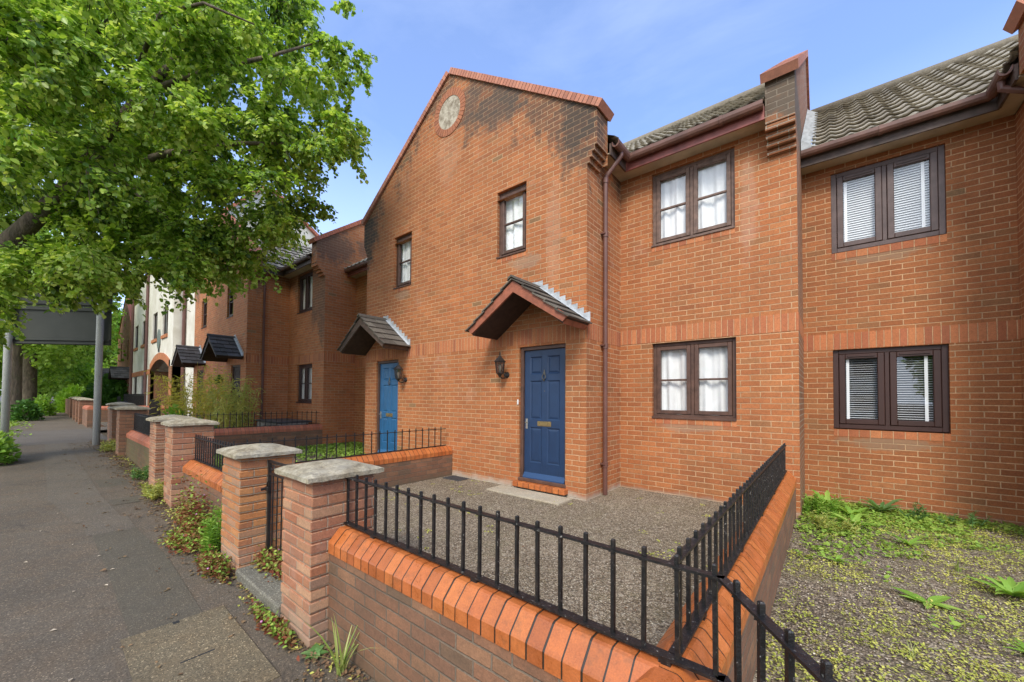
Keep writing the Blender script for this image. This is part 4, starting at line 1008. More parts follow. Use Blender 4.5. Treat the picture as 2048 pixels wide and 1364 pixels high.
# ------------------------------------------------------------ left house
def build_left_house():
    root = thing('brick_house', 'shaded brown brick house left of the gable, bamboo and iron railings before it', 'house', (-16.4, 4.4, .6))
    xl, xr, yg, yb, xs = -19.45, -13.335, 3.876, 5.031, -10.9
    z0, xc, kz = .3, -16.4, 5.11
    ze, za = 5.84, 7.95; cb = .155; th = .33
    W = [(-15.30,-14.66,4.165,5.20),(-18.45,-17.72,4.165,5.20)]; D = [(-14.72,-13.82,.60,2.59),(-18.9,-18.0,.60,2.59)]
    mb = MB(); zt = 5.20
    wall_y(mb, yg, xl, xr, z0, zt, D+[(a,b,c,zt-.0001) for a,b,c,d in W])
    mb.poly([(xl,yg,zt),(xr,yg,zt),(xr,yg,5.41),(xr+cb,yg,5.41),(xr+cb,yg,ze),(xc,yg,za),(xl-cb,yg,ze),(xl-cb,yg,5.41),(xl,yg,5.41)])
    mb.poly([(xr+cb,yg+th,5.2),(xr+cb,yg+th,ze),(xc,yg+th,za),(xl-cb,yg+th,ze),(xl-cb,yg+th,5.2)])
    mb.poly([(xr+cb,yg,5.41),(xr+cb,yg+th,5.41),(xr+cb,yg+th,ze),(xr+cb,yg,ze)])
    for k in range(4): mb.box(xr, xr+(k+1)*cb/4, yg, yg+th, kz+.075*k, kz+.075*k+.0745)
    mb.poly([(xr,yg,z0),(xr,yb,z0),(xr,yb,5.6),(xr,yg,5.6)]); mb.poly([(xl,yb+4,z0),(xl,yg,z0),(xl,yg,5.6),(xl,yb+4,5.6)])
    mb.build('gable_wall', M['brickB'], root, normals=False)
    WB = [(-12.66,-11.62,1.43,2.59),(-12.72,-11.70,4.17,5.36)]
    mb = MB(); wall_y(mb, yb, xr, xs, z0, 5.50, WB); mb.build('bay_wall', M['brickB'], root, normals=False)
    # flank wall with corbelled front and sloping parapet
    mb = MB(); f0 = (4.78, 5.93); ridge = (8.45, 8.60)
    prof = [(yb,z0),(yb,5.02),(4.78,5.35),f0,ridge,(12.3,5.7),(12.3,z0)]
    mb.mesh([(xs,p[0],p[1]) for p in prof]+[(xs-.31,p[0],p[1]) for p in prof], [(0,1,2,3,4,5,6),(13,12,11,10,9,8,7),(2,9,10,3),(3,10,11,4),(4,11,12,5)])
    for k in range(4):
        y1 = yb-.0627*(k+1); mb.box(xs-.31, xs+.0012, y1, yb+.01, 5.03+.075*k, 5.03+.075*k+.0745)
    mb.build('flank_wall', M['sideB'], root, normals=False)
    cp = MB(); hh = .105; dd = Vector((0,ridge[0]-f0[0],ridge[1]-f0[1])).normalized(); up = Vector((0,-dd.z,dd.y)); xm = xs-.155
    coping_line(cp, Vector((xm,f0[0]-.06,f0[1]-.04))+up*hh/2, Vector((xm,ridge[0],ridge[1]))+up*hh/2, .385, hh, side=(-1,0,0))
    cp.build('parapet_coping', M['coping_red'], root)
    cp = MB(); slR = (za-ze)/(xr+cb-xc)
    for s, xe in ((1, xr+cb+.04), (-1, xl-cb-.04)):
        up = Vector((s*slR,0,1)).normalized(); coping_line(cp, Vector((xc,yg+.155,za))+up*.06, Vector((xe,yg+.155,za-slR*abs(xe-xc)))+up*.06, .39, .12, pitch=.078)
    cp.build('gable_coping', M['coping_red'], root)
    mb = MB(); mb.poly([(xl,12.3,z0),(xs,12.3,z0),(xs,12.3,5.7),(xl,12.3,5.7)]); mb.build('rear_wall', M['brickB'], root, normals=False)
    mb = MB(); mb.poly([(xl,6.6,z0),(xs-.31,6.6,z0),(xs-.31,6.6,6.2),(xl,6.6,6.2)]); mb.poly([(xl,5.05,2.9),(xs-.32,5.05,2.9),(xs-.32,6.6,2.9),(xl,6.6,2.9)]); mb.poly([(xl,yg+.14,2.9),(xr-.02,yg+.14,2.9),(xr-.02,5.05,2.9),(xl,5.05,2.9)]); mb.build('inner_wall', M['room'], root, normals=False)
    mb = MB(); flat_strip(mb, xl, xr+.003, yg, 2.63, 2.856); mb.box(xr-.02, xr+.003, yg, yb, 2.63, 2.856); flat_strip(mb, xr+.003, xs+.003, yb, 2.63, 2.856); mb.box(xs-.02, xs+.003, yb, 5.94, 2.63, 2.856)
    mb.build('brick_band', M['soldier'], root)
    for w, y in [(w, yb) for w in WB]+[(w, yg) for w in W]: mb = MB(); flat_strip(mb, w[0], w[1], y, w[2]-.08, w[2]-.004, .004); mb.build('sill_course', M['header'], root)
    for i, w in enumerate(WB): window_casement(root, *w, yb, M['pvc'], bars=(i==0), seed=31+i)
    for i, w in enumerate(W): window_casement(root, *w, yg, M['pvc'], lights=1, curtains=False, seed=41+i)
    for d in D: door6(root, *d, yg, M['dkwood'], M['frame'], brasswork=False)
    canopy(root, -14.42, yg, 3.50, .86, .66, .66, M['ctile_dk'], M['dkwood']); canopy(root, -18.55, yg, 3.50, .86, .66, .66, M['ctile_dk'], M['dkwood'])
    ey, ez = 4.72, 5.54; L = math.hypot(8.45-ey, 8.26-ez); S = (0,(8.45-ey)/L,(8.26-ez)/L)
    tiled_roof('roof', (-13.3, ey, ez), (1,0,0), 2.09, S, L, M['tileB'], root)
    tiled_roof('roof', (-19.45, ey, ez), (1,0,0), 6.15, S, L, M['tileB'], root, du=.0525)
    tiled_roof('roof', (-11.2, 12.3, 5.6), (-1,0,0), 8.3, (0,-.81,.59), 4.7, M['tileB'], root, du=.0525)
    Lg = math.hypot(3.15, 2.2)
    tiled_roof('roof', (-13.2, 8.2, 5.52), (0,-1,0), 4.0, (-3.15/Lg,0,2.2/Lg), Lg, M['tileB'], root, du=.0525)
    tiled_roof('roof', (-19.6, 4.2, 5.52), (0,1,0), 4.0, (3.15/Lg,0,2.2/Lg), Lg, M['tileB'], root, du=.0525)
    sz = 5.40
    mb = MB(); mb.box(xr, xs-.31, 4.78, yb, sz, sz+.012); mb.box(xr, -13.16, yg+.33, 4.78, sz, sz+.012); mb.build('soffit', M['soffit'], root)
    mb = MB(); mb.box(-13.16, xs-.31, 4.755, 4.78, sz-.02, sz+.15); mb.box(-13.16, -13.135, yg+.33, 4.755, sz-.02, sz+.15); mb.build('fascia', M['fasciaC'], root)
    gp = [(-.056,.032),(-.054,-.012),(-.040,-.042),(-.015,-.056),(.015,-.056),(.040,-.042),(.054,-.012),(.056,.032)]
    mb = MB(); mb.prism([(4.695+a, sz+.14+b) for a, b in gp], 'x', -13.1, xs-.315); mb.prism([(-13.08+a, sz+.14+b) for a, b in gp], 'y', yg+.35, 4.69); mb.build('gutter', M['fasciaC'], root)
    mb = MB(); mb.tube([(xr+.055,4.30,.6),(xr+.055,4.30,5.12),(-13.1,4.33,5.36),(-13.08,4.33,5.48)], .034, 10)
    for z in (2.3, 4.0): mb.tube([(xr+.055,4.30,z),(xr+.055,4.30,z+.075)], .042, 10)
    mb.build('downpipe', M['pipe'], root)
build_left_house()

# ------------------------------------------------------------ rendered building with the vehicle arch
def build_cream():
    root = thing('rendered_building', 'tall cream rendered building with a brick arched driveway entrance and a round plaque', 'building', (-29, 4.2, .4))
    y = 3.9; z0 = .35; x0, x1 = -35.4, -23.5; ym = 4.35
    a0, a1, zs, zc = -28.9, -23.95, 2.96, 3.46
    Wn = [(-25.95,-24.7,4.62,6.05),(-28.6,-27.35,4.62,6.05),(-32.0,-30.85,4.62,6.05),(-34.75,-33.5,4.62,6.05)]
    Wl = [(-31.9,-30.75,1.45,2.79),(-34.7,-33.5,1.45,2.79)]
    mb = MB(); wall_y(mb, y, x0, x1, z0, 3.75, [(a0,a1,z0,3.7499)]+Wl, rev=.15)
    wall_y(mb, y, x0, x1, 3.75, 8.6, Wn, rev=.12)
    # spandrel over the arch
    n = 20; arc = [(a0+(a1-a0)*i/n, zs+.34+(zc-zs)*(1-((2*i/n)-1)**2)) for i in range(n+1)]
    for (xa, za_), (xb, zb_) in zip(arc, arc[1:]): mb.poly([(xa,y,za_),(xb,y,zb_),(xb,y,3.75),(xa,y,3.75)] if max(za_,zb_) < 3.75 else [(xa,y,3.74),(xb,y,3.74),(xb,y,3.76),(xa,y,3.76)])
    mb.poly([(x1,y,z0),(x1,ym,z0),(x1,ym,8.6),(x1,y,8.6)]); mb.poly([(x1,ym,z0),(-19.7,ym,z0),(-19.7,ym,8.9),(x1,ym,8.9)])
    # flank gable towards the camera and the far one
    mb.poly([(-20.4,ym,5.6),(-20.4,12,5.6),(-20.4,12,7.6),(-20.4,7.0,11.3),(-20.4,6.4,11.3),(-20.4,ym,8.9)]); mb.poly([(x0,y,z0),(x0,12,z0),(x0,12,8.6),(x0,7,12),(x0,y,8.6)])
    mb.poly([(x0,12,z0),(-19.7,12,z0),(-19.7,12,8.6),(x0,12,8.6)])
    mb.build('wall', M['render'], root, normals=False)
    mb = MB(); mb.poly([(x0,y-.15,8.6),(-20.4,y-.15,8.6),(-20.4,6.7,11.2),(x0,6.7,11.2)]); mb.poly([(x0,6.7,11.2),(-20.4,6.7,11.2),(-20.4,12.2,7.4),(x0,12.2,7.4)]); mb.build('roof', M['tileB'], root, normals=False)
    cp = MB(); 
    coping_line(cp, Vector((-20.4,4.2,8.85)), Vector((-20.4,6.4,11.35)), .34, .14, side=(-1,0,0), pitch=.1); coping_line(cp, Vector((-20.4,6.4,11.38)), Vector((-20.4,7.0,11.38)), .34, .14, side=(-1,0,0), pitch=.1); coping_line(cp, Vector((-20.4,7.0,11.35)), Vector((-20.4,12,7.65)), .34, .14, side=(-1,0,0), pitch=.1)
    cp.build('gable_coping', M['coping_red'], root)
    mb = MB(); k = 0
    for (xa, za_), (xb, zb_) in zip(arc, arc[1:]): mb.mesh([(xa,y-.05,za_-.34),(xb,y-.05,zb_-.34),(xb,y-.05,zb_),(xa,y-.05,za_),(xa,y+.3,za_-.34),(xb,y+.3,zb_-.34),(xb,y+.3,zb_),(xa,y+.3,za_)], [(0,1,2,3),(0,4,5,1),(3,2,6,7)])
    mb.box(x0, a0, y-.04, y+.02, 2.80, 3.08)
    mb.build('arch_ring', M['soldier'], root)
    mb = MB(); mb.box(a0-.5, a0, y-.03, 5.9, z0, zs+.1); mb.build('arch_pier', M['brickB'], root); mb = MB(); mb.box(a1-.12, a1+.45, y-.03, ym-.01, z0, zs+.05); mb.build('arch_pier', M['brickB'], root)
    mb = MB(); mb.poly([(a0,5.9,z0),(a1,5.9,z0),(a1,5.9,3.9),(a0,5.9,3.9)]); mb.build('driveway_door', M['shutter'], root, normals=False)
    mb = MB()
    for (xa, za_), (xb, zb_) in zip(arc, arc[1:]): mb.poly([(xa,y,za_-.34),(xb,y,zb_-.34),(xb,5.9,zb_-.34),(xa,5.9,za_-.34)])
    mb.build('arch_soffit', M['paleblock'], root, normals=False)
    mb = MB()
    for i in range(5): mb.box(-28.2+i*.55, -27.95+i*.55, 5.80, 5.83, 2.9, 3.25)
    mb.build('height_marker', M['yellow'], root)
    for a, b, c, d in Wn+Wl:
        f = MB(); f.box(a, a+.05, y+.06, y+.12, c, d); f.box(b-.05, b, y+.06, y+.12, c, d); f.box(a, b, y+.06, y+.12, d-.05, d); f.box(a, b, y+.06, y+.12, c, c+.05); f.box((a+b)/2-.02, (a+b)/2+.02, y+.06, y+.12, c, d)
        w = f.build('window', M['pvc'], root); g = MB(); g.poly([(a,y+.09,c),(b,y+.09,c),(b,y+.09,d),(a,y+.09,d)]); g.build('pane', M['carglass'], w, normals=False)
        s = MB(); s.box(a-.05, b+.05, y-.06, y+.06, c-.16, c); s.build('sill', M['soldier'], w)
    p = MB(); p.prism([(-26.65+.36*math.cos(t), 4.52+.52*math.sin(t)) for t in [i*math.pi/12 for i in range(24)]], 'y', y-.05, y); p.build('plaque', M['plaque'], root)
    p = MB(); p.box(-26.77, -26.53, y-.04, y, 3.86, 4.08); p.build('vent_block', M['lidgrey'], root); p = MB(); p.box(-26.72, -26.58, y-.04, y, 3.58, 3.68); p.build('vent_block', M['lidgrey'], root)
    [(lambda mb: (mb.tube([(px,py,.4),(px,py,8.5)], .07, 8), mb.build('downpipe', M['pipe'], root)))(MB()) for px, py in ((-30.0,y-.07),(x1+.12,ym-.09),(x0+.05,y-.07))]
build_cream()

def build_far_house():
    root = thing('brick_house', 'distant narrow brick gable house with slate porch hoods beyond the cream building', 'house', (-39.5, 4, .4))
    xl, xr, y, z0 = -43.2, -35.6, 3.9, .35
    mb = MB(); xc = -39.4; D = [(-37.3,-36.4,.4,2.5),(-42.5,-41.6,.4,2.5)]; W = [(-38.0,-37.5,4.1,5.5),(-41.4,-40.9,4.1,5.5)]
    wall_y(mb, y, xl, xr, z0, 6.0, D+W); mb.poly([(xl,y,6.0),(xr,y,6.0),(xc,y,8.7)]); mb.poly([(xr,y,z0),(xr,12,z0),(xr,12,6.0),(xr,y,6.0)]); mb.poly([(xl,12,z0),(xl,y,z0),(xl,y,6.0),(xl,12,6.0)]); mb.poly([(xl,12,z0),(xr,12,z0),(xr,12,6.0),(xl,12,6.0)])
    mb.build('wall', M['brickB'], root, normals=False)
    mb = MB(); mb.mesh([(xl-.2,y-.05,5.9),(xc,y-.05,8.85),(xr+.2,y-.05,5.9),(xl-.2,12,5.9),(xc,12,8.85),(xr+.2,12,5.9)], [(0,1,4,3),(1,2,5,4)]); mb.build('roof', M['coping_red'], root, normals=False)
    for w in W+D: g = MB(); g.box(w[0], w[1], y+.06, y+.1, w[2], w[3]); g.build('window' if w in W else 'door', M['pvc'], root)
    canopy(root, -36.8, y, 3.55, 1.05, .9, .75, M['ctile_dk'], M['dkwood'], lead=False); canopy(root, -42.0, y, 3.65, 1.05, .9, .75, M['ctile_dk'], M['dkwood'], lead=False)
    mb = MB(); mb.tube([(xr+.1,y-.08,.4),(xr+.1,y-.08,6)], .06, 8); mb.build('downpipe', M['pipe'], root)
build_far_house()

# ------------------------------------------------------------ garden walls, pillars and railings along the pavement
def pillar(x0, x1, y0, y1, zb, zt, mat, label, lean=0):
    t = thing('gate_pillar', label, 'pillar', ((x0+x1)/2, (y0+y1)/2, zb), 'brick pillars along the pavement')
    mb = MB(); rs = random.Random(int(x0*100)); z = zb-.08; k = 0
    while z < zt-.001:
        z1 = min(z+.075, zt); j = [rs.uniform(-.0035,.0035) for _ in range(4)]
        mb.box(x0+j[0], x1+j[1], y0+j[2], y1+j[3], z, z1-.0085, b=.005)
        mb.box(x0+.009, x1-.009, y0+.009, y1-.009, z1-.011, z1+.002)
        z = z1
    mb.build('shaft', mat, t)
    c = MB(); o = .045; X0, X1, Y0, Y1 = x0-o, x1+o, y0-o, y1+o; n = 12; vs = []
    hf = lambda u, v: .018 + .062*(1-max(abs(u),abs(v))**1.3) 
    for i in range(n+1):
        for k in range(n+1):
            u, v = 2*i/n-1, 2*k/n-1; e = max(abs(u), abs(v)); ro = .010 if e > .99 else 0
            vs.append((X0+(X1-X0)*i/n+rs.uniform(-.0025,.0025), Y0+(Y1-Y0)*k/n+rs.uniform(-.0025,.0025), zt+.028+hf(u,v)*.85-ro+rs.uniform(-.0015,.0015)))
    fs = [(i*(n+1)+k, (i+1)*(n+1)+k, (i+1)*(n+1)+k+1, i*(n+1)+k+1) for i in range(n) for k in range(n)]
    bd = [i*(n+1) for i in range(n+1)] + [n*(n+1)+k for k in range(1,n+1)] + [i*(n+1)+n for i in range(n-1,-1,-1)] + [k for k in range(n-1,0,-1)]
    m0 = len(vs); 
    for b_ in bd: vs.append((vs[b_][0]+rs.uniform(-.002,.002), vs[b_][1]+rs.uniform(-.002,.002), zt+.004+rs.uniform(-.003,.003)))
    L_ = len(bd); fs += [(bd[i], m0+i, m0+(i+1) % L_, bd[(i+1) % L_]) for i in range(L_)] + [tuple(m0+i for i in range(L_))[::-1]]
    c.mesh(vs, fs); c.build('cap', M['stone'], t)
    return t
pillar(-3.05, -2.588, 1.133, 1.583, 0.0, 1.065, M['pillar'], 'nearest brick gate pillar with weathered stone cap, iron railing fixed to its right')
pillar(-4.49, -3.985, 1.133, 1.585, .07, 1.072, M['pillar2'], 'orange brick pillar left of the iron gate, tall green weed at its foot')
pillar(-7.15, -6.69, 1.133, 1.585, .16, 1.215, M['pillar'], 'crumbling brick pillar at the left end of the glazed orange coping')
pillar(-8.30, -7.83, 1.133, 1.585, .20, 1.225, M['pillar'], 'brick pillar at the right end of the mossy wall')
pillar(-12.42, -11.97, 1.133, 1.585, .31, 1.30, M['pillar3'], 'dark brick pillar at the left end of the mossy wall')
pillar(-13.75, -13.25, 1.133, 1.585, .33, 1.28, M['pillar3'], 'second dark brick pillar past the mossy wall')
pillar(-15.60, -15.10, 1.25, 1.70, .34, 1.34, M['pillar3'], 'dark brick pillar just behind the right sign post')

def low_wall(name, label, axis, a0, a1, lo, hi, z0, zc, mat, cmat='coping', parent=None):
    t = thing(name, label, 'garden wall', ((a0+a1)/2, (lo+hi)/2, z0) if axis == 'x' else ((lo+hi)/2, (a0+a1)/2, z0))
    mb = MB()
    if axis == 'x': mb.box(a0, a1, lo+.008, hi-.008, z0, zc)
    else: mb.box(lo+.008, hi-.008, a0, a1, z0, zc)
    mb.build('brickwork', mat, t)
    c = MB(); profile_coping(c, axis, a0, a1, lo, hi, zc); c.build('coping', M[cmat], t)
    return t
COPZ = .582
low_wall('garden_wall', 'low brown brick wall with glazed orange coping in the foreground, iron railing on top', 'x', -2.588, -.44, 1.246, 1.488, -.1, COPZ, M['lowwall'])
low_wall('garden_wall', 'low brick wall with orange coping running from the front corner back to the house', 'y', 1.250, 5.945, -.535, -.305, -.1, COPZ-.003, M['lowwall'])
low_wall('garden_wall', 'short front wall with orange coping between the two left pillars, red herb at its foot', 'x', -6.69, -4.49, 1.246, 1.488, -.02, COPZ+.02, M['lowwall'])
low_wall('garden_wall', 'low divider wall with orange coping between the two front gardens, meeting the gable', 'y', 1.49, 4.80, -5.54, -5.30, .1, COPZ+.01, M['divwall'])
low_wall('garden_wall', 'divider wall with red coping in front of the bamboo, ending at the flank wall', 'y', 1.59, 5.025, -11.12, -10.88, .15, .71, M['divwall'], 'coping_red')
low_wall('garden_wall', 'moss stained front wall with faded red coping and a solid dark railing', 'x', -11.97, -8.30, 1.246, 1.488, .05, .70, M['mosswall'], 'coping_red')
# splayed stub beyond the corner
t = thing('garden_wall', 'splayed end of the foreground wall turning towards the pavement', 'garden wall', (-.1,1.05,0))
mb = MB(); p, q = Vector((-.30,1.367,0)), Vector((.16,.76,0)); mb.beam(p+Vector((0,0,.24)), q+Vector((0,0,.24)), .225, .68); mb.build('brickwork', M['lowwall'], t)
mb = MB(); d = (q-p); L = d.length; d.normalize(); sd_ = Vector((d.y,-d.x,0)); n = int(L/.083)
for k in range(n):
    a = p+d*(k*L/n+.004); b = p+d*((k+1)*L/n-.004); c_ = random.random(); pr = [(-.12,.582),(-.12,.648),(-.09,.70),(-.038,.732),(.038,.732),(.09,.70),(.12,.648),(.12,.582)]
    mb.mesh([tuple(a+sd_*u+Vector((0,0,z))) for u, z in pr]+[tuple(b+sd_*u+Vector((0,0,z))) for u, z in pr], [tuple(range(8))[::-1], tuple(range(8,16))]+[(i,(i+1)%8,8+(i+1)%8,8+i) for i in range(8)], c_)
mb.build('coping', M['coping'], t)

def railing(label, segs, zb, zr, zt, pitch, start=0.0, w=.0125, mat='iron', group='black iron railings on the garden walls', last=True, ball=False, ends=()):
    """segs: list of (x,y) vertices of the run; flat top rail pierced by square bars, flat bottom rail"""
    P = [Vector((x,y,0)) for x, y in segs]
    t = thing('iron_railing', label, 'railing', (P[0].x, P[0].y, zb), group)
    r_ = MB(); rs = random.Random(int(abs(P[0].x*37+P[0].y*91)))
    for a, b in zip(P, P[1:]):
        d = (b-a).normalized()*.008
        r_.beam(a-d+Vector((0,0,zr)), b+d+Vector((0,0,zr)), .030, .009)
    r_.build('top_rail', M[mat], t)
    r_ = MB()
    for a, b in zip(P, P[1:]): 
        d = (b-a).normalized()*.008; r_.beam(a-d+Vector((0,0,zb)), b+d+Vector((0,0,zb)), .040, .010)
    L = sum((b-a).length for a, b in zip(P, P[1:]))
    k = .35
    while k < L-.1:
        q = k; 
        for a, b in zip(P, P[1:]):
            if q <= (b-a).length: c_ = a+(b-a).normalized()*q; break
            q -= (b-a).length
        r_.box(c_.x-.02, c_.x+.02, c_.y-.02, c_.y+.02, zb-.03, zb+.0); k += .9
    r_.build('bottom_rail', M[mat], t)
    s = start
    while s <= L+1e-6:
        q = s
        for a, b in zip(P, P[1:]):
            if q <= (b-a).length+1e-6: c_ = a+(b-a).normalized()*q; d = (b-a).normalized(); break
            q -= (b-a).length
        m_ = MB(); lx, ly = rs.uniform(-.002,.002), rs.uniform(-.002,.002); up = Vector((0,0,1)); sdv = d.cross(up)
        h = w/2; z1 = zt+rs.uniform(-.003,.003); vs = []
        for z, e in ((zb, 1), (z1-.004, 1), (z1, .6)):
            for u, v in ((-1,-1),(1,-1),(1,1),(-1,1)):
                vs.append(tuple(c_+d*(u*h*e)+sdv*(v*h*e)+Vector((lx*(z-zb)*3, ly*(z-zb)*3, z))))
        m_.mesh(vs, [(0,1,5,4),(1,2,6,5),(2,3,7,6),(3,0,4,7),(4,5,9,8),(5,6,10,9),(6,7,11,10),(7,4,8,11),(8,9,10,11)])
        m_.box(c_.x-.013, c_.x+.013, c_.y-.013, c_.y+.013, zr-.009, zr-.0055); 
        m_.build('baluster', M[mat], t)
        s += pitch
    return t
railing('foreground black iron railing from the near pillar round the corner, paint flaking', [(-2.582,1.37),(-.262,1.366),(.14,.80)], .752, 1.062, 1.098, .1145, .012, w=.0142)
railing('long black iron railing receding to the house along the right garden wall', [(-.412,1.39),(-.412,5.86)], .752, 1.062, 1.098, .1145, .06, w=.0142)
railing('short black iron railing between the two left pillars', [(-6.66,1.37),(-4.50,1.37)], .765, 1.055, 1.10, .1, .02, w=.013)
railing('black iron railing on the divider wall in front of the lighter blue door', [(-5.42,1.42),(-5.42,4.72)], .755, 1.055, 1.095, .137, .05, w=.012)
railing('black iron railing in front of the bamboo', [(-11.0,1.60),(-11.0,4.98)], .875, 1.185, 1.235, .125, .05, w=.012)
railing('dark closely spaced railing on the mossy wall', [(-11.93,1.37),(-8.34,1.37)], .865, 1.20, 1.235, .115, .05, w=.026)

# iron gate
t = thing('iron_gate', 'narrow black iron gate standing between the two nearest brick pillars', 'gate', (-3.5,1.38,.15))
g = MB(); yg_ = 1.36
g.box(-3.985, -3.955, yg_-.012, yg_+.012, .16, 1.035); g.box(-3.085, -3.06, yg_-.012, yg_+.012, .16, 1.035); g.box(-3.955, -3.085, yg_-.010, yg_+.010, 1.015, 1.035); g.box(-3.955, -3.085, yg_-.008, yg_+.008, .905, .921); g.box(-3.955, -3.085, yg_-.010, yg_+.010, .18, .20)
g.build('gate_frame', M['iron2'], t)
for k in range(8):
    x = -3.88+k*.1; b_ = MB(); b_.tube([(x,yg_,.19),(x,yg_,.915)], .006, 6); b_.build('bar', M['iron2'], t)
for k in range(4):
    x = -3.93+k*.23; s_ = MB(); s_.tube([(x+.03+.045*math.cos(a)*(1-a/9), yg_, .968+.040*math.sin(a)*(1-a/9)) for a in [i*.5 for i in range(14)]], .005, 5); s_.build('scroll', M['iron2'], t)
l = MB(); l.box(-4.00,-3.93,yg_-.03,yg_-.012,.76,.80,b=.004); l.tube([(-3.995,yg_-.03,.78),(-3.995,yg_-.065,.775)], .018, 10); l.tube([(-3.96,yg_-.02,.79),(-3.93,yg_-.03,.84),(-3.90,yg_-.02,.87)], .007, 6); l.build('latch', M['iron2'], t)
# threshold
mb = MB(); mb.box(-3.985, -3.05, 1.115, 1.60, -.05, .125, b=.012); mb.build('threshold_step', M['kerbst'], None, kind='structure')
# concrete cover in the pavement
t = thing('access_cover', 'rectangular worn concrete cover with a dark lifting slot set in the near pavement', 'cover', (-3.0,.65,0))
mb = MB(); X0, X1, Y0, Y1 = -3.555, -2.47, .375, .925; hz_ = lambda x: gz(x)+.007; mb.mesh([(X0,Y0,hz_(X0)),(X1,Y0,hz_(X1)),(X1,Y1,hz_(X1)),(X0,Y1,hz_(X0)),(X0,Y0,-.05),(X1,Y0,-.05),(X1,Y1,-.05),(X0,Y1,-.05)], [(0,1,2,3),(0,4,5,1),(1,5,6,2),(2,6,7,3),(3,7,4,0)]); mb.build('slab', M['conc'], t)
mb = MB(); mb.box(-3.045, -3.005, .575, .745, .010, hz_(-3.0)+.0025); mb.build('slot', M['rubber'], t); mb = MB(); mb.box(-3.555, -3.52, .63, .665, .010, hz_(-3.5)+.0025); mb.build('slot', M['rubber'], t)
# drain grating by the gable
t = thing('drain_cover', 'small dark drain cover at the foot of the gable beside the divider wall', 'drain', (-5.0,4.62,GA))
mb = MB(); mb.box(-5.22, -4.82, 4.50, 4.76, GA-.03, GA+.014, b=.004)
for k in range(7): mb.box(-5.19+k*.052, -5.165+k*.052, 4.52, 4.74, GA+.014, GA+.02)
mb.build('grating', M['lidgrey'], t)

# bin store by the left house
t = thing('storage_box', 'low pale block enclosure with a flat dark lid behind the bamboo railing', 'storage box', (-12,4.5,.6))
mb = MB(); mb.box(-13.0,-11.35,4.10,4.85,.6,.90,b=.01)
for k in range(5): mb.box(-12.95+k*.33,-12.70+k*.33,4.07,4.10,.66,.86)
for k in range(3): mb.box(-11.35,-11.32,4.15+k*.25,4.32+k*.25,.66,.86)
mb.build('block_sides', M['paleblock'], t); mb = MB(); mb.box(-13.06,-11.29,4.03,4.92,.90,.945,b=.008); mb.build('lid', M['lidgrey'], t)

# far walls beyond the driveway crossing
def far_wall(x0, x1, zt, label, pill=()):
    t = thing('garden_wall', label, 'garden wall', ((x0+x1)/2, 1.35, .35))
    mb = MB(); mb.box(x0, x1, 1.25, 1.48, .2, zt-.1); mb.build('brickwork', M['lowwall'], t)
    mb = MB(); profile_coping(mb, 'x', x0, x1, 1.24, 1.49, zt-.12, pitch=.12); mb.build('coping', M['coping_red'], t)
far_wall(-25.2, -22.6, 1.15, 'low brick wall with red coping beyond the driveway crossing')
t = thing('garden_wall', 'return of the low red coped wall along the driveway', 'garden wall', (-22.7,2.5,.35))
mb = MB(); mb.box(-22.83,-22.6,1.49,3.8,.2,1.05); mb.build('brickwork', M['lowwall'], t); mb = MB(); profile_coping(mb,'y',1.49,3.8,-22.84,-22.59,1.03,pitch=.12); mb.build('coping', M['coping_red'], t)
for i, (x, zt) in enumerate([(-25.8,1.38),(-27.9,1.40),(-30.3,1.42),(-33.2,1.44)]):
    pillar(x, x+.5, 1.15, 1.62, .38, zt, M['pillar3'], ['far brick pillar next to the low red coped wall','second pillar of the far wall','third pillar of the far wall','farthest brick pillar, beside the yellow green hedge'][i])
t = thing('garden_wall', 'distant long brick wall by the hedge', 'garden wall', (-40,1.35,.38)); mb = MB(); mb.box(-60,-33.3,1.25,1.5,.2,1.35); mb.build('brickwork', M['lowwall'], t)
railing('distant black railing in front of the parked car', [(-33,3.3),(-26,3.3)], 1.0, 1.62, 1.70, .22, .1, w=.03)
railing('black railing before the rendered building', [(-35.0,3.2),(-33.4,3.2)], .75, 1.45, 1.55, .2, .1, w=.03)
railing('far railing seen under the archway', [(-22.3,3.0),(-19.9,3.0)], .8, 1.35, 1.45, .16, .1, w=.025)

# ------------------------------------------------------------ sign on two posts
t = thing('road_sign', 'large road sign seen from its blank dark back on two thick galvanised posts', 'sign', (-15,.2,.3))
p1, p2 = Vector((-15.9,-.50,.30)), Vector((-14.62,.98,.33))
for p in (p1, p2):
    mb = MB(); mb.tube([(p.x,p.y,p.z-.1),(p.x,p.y,5.9)], .070, 18); mb.build('post', M['galv'], t, smooth=True)
d = (p2-p1); d.z = 0; d.normalize(); nrm = Vector((-d.y, d.x, 0))
mb = MB(); off = nrm*.12
a, b = p1-d*.45+off, p2+d*.16+off
for z0_, z1_ in ((2.60,3.58),(3.595,4.7)):
    m0 = Vector((0,0,(z0_+z1_)/2)); mb.beam(a+m0, b+m0, .03, z1_-z0_)
mb.build('panel', M['signback'], t)
mb = MB()
for z in (2.63,2.72,3.5,3.65,4.6): mb.beam(a+Vector((0,0,z))-nrm*.035, b+Vector((0,0,z))-nrm*.035, .04, .035)
mb.build('channel_rail', M['signback'], t)
for p in (p1, p2):
    mb = MB()
    for z in (3.03,3.85,4.95): mb.tube([(p.x,p.y,z),(p.x,p.y,z+.035)], .075, 14)
    mb.build('clamp', M['galv'], t)

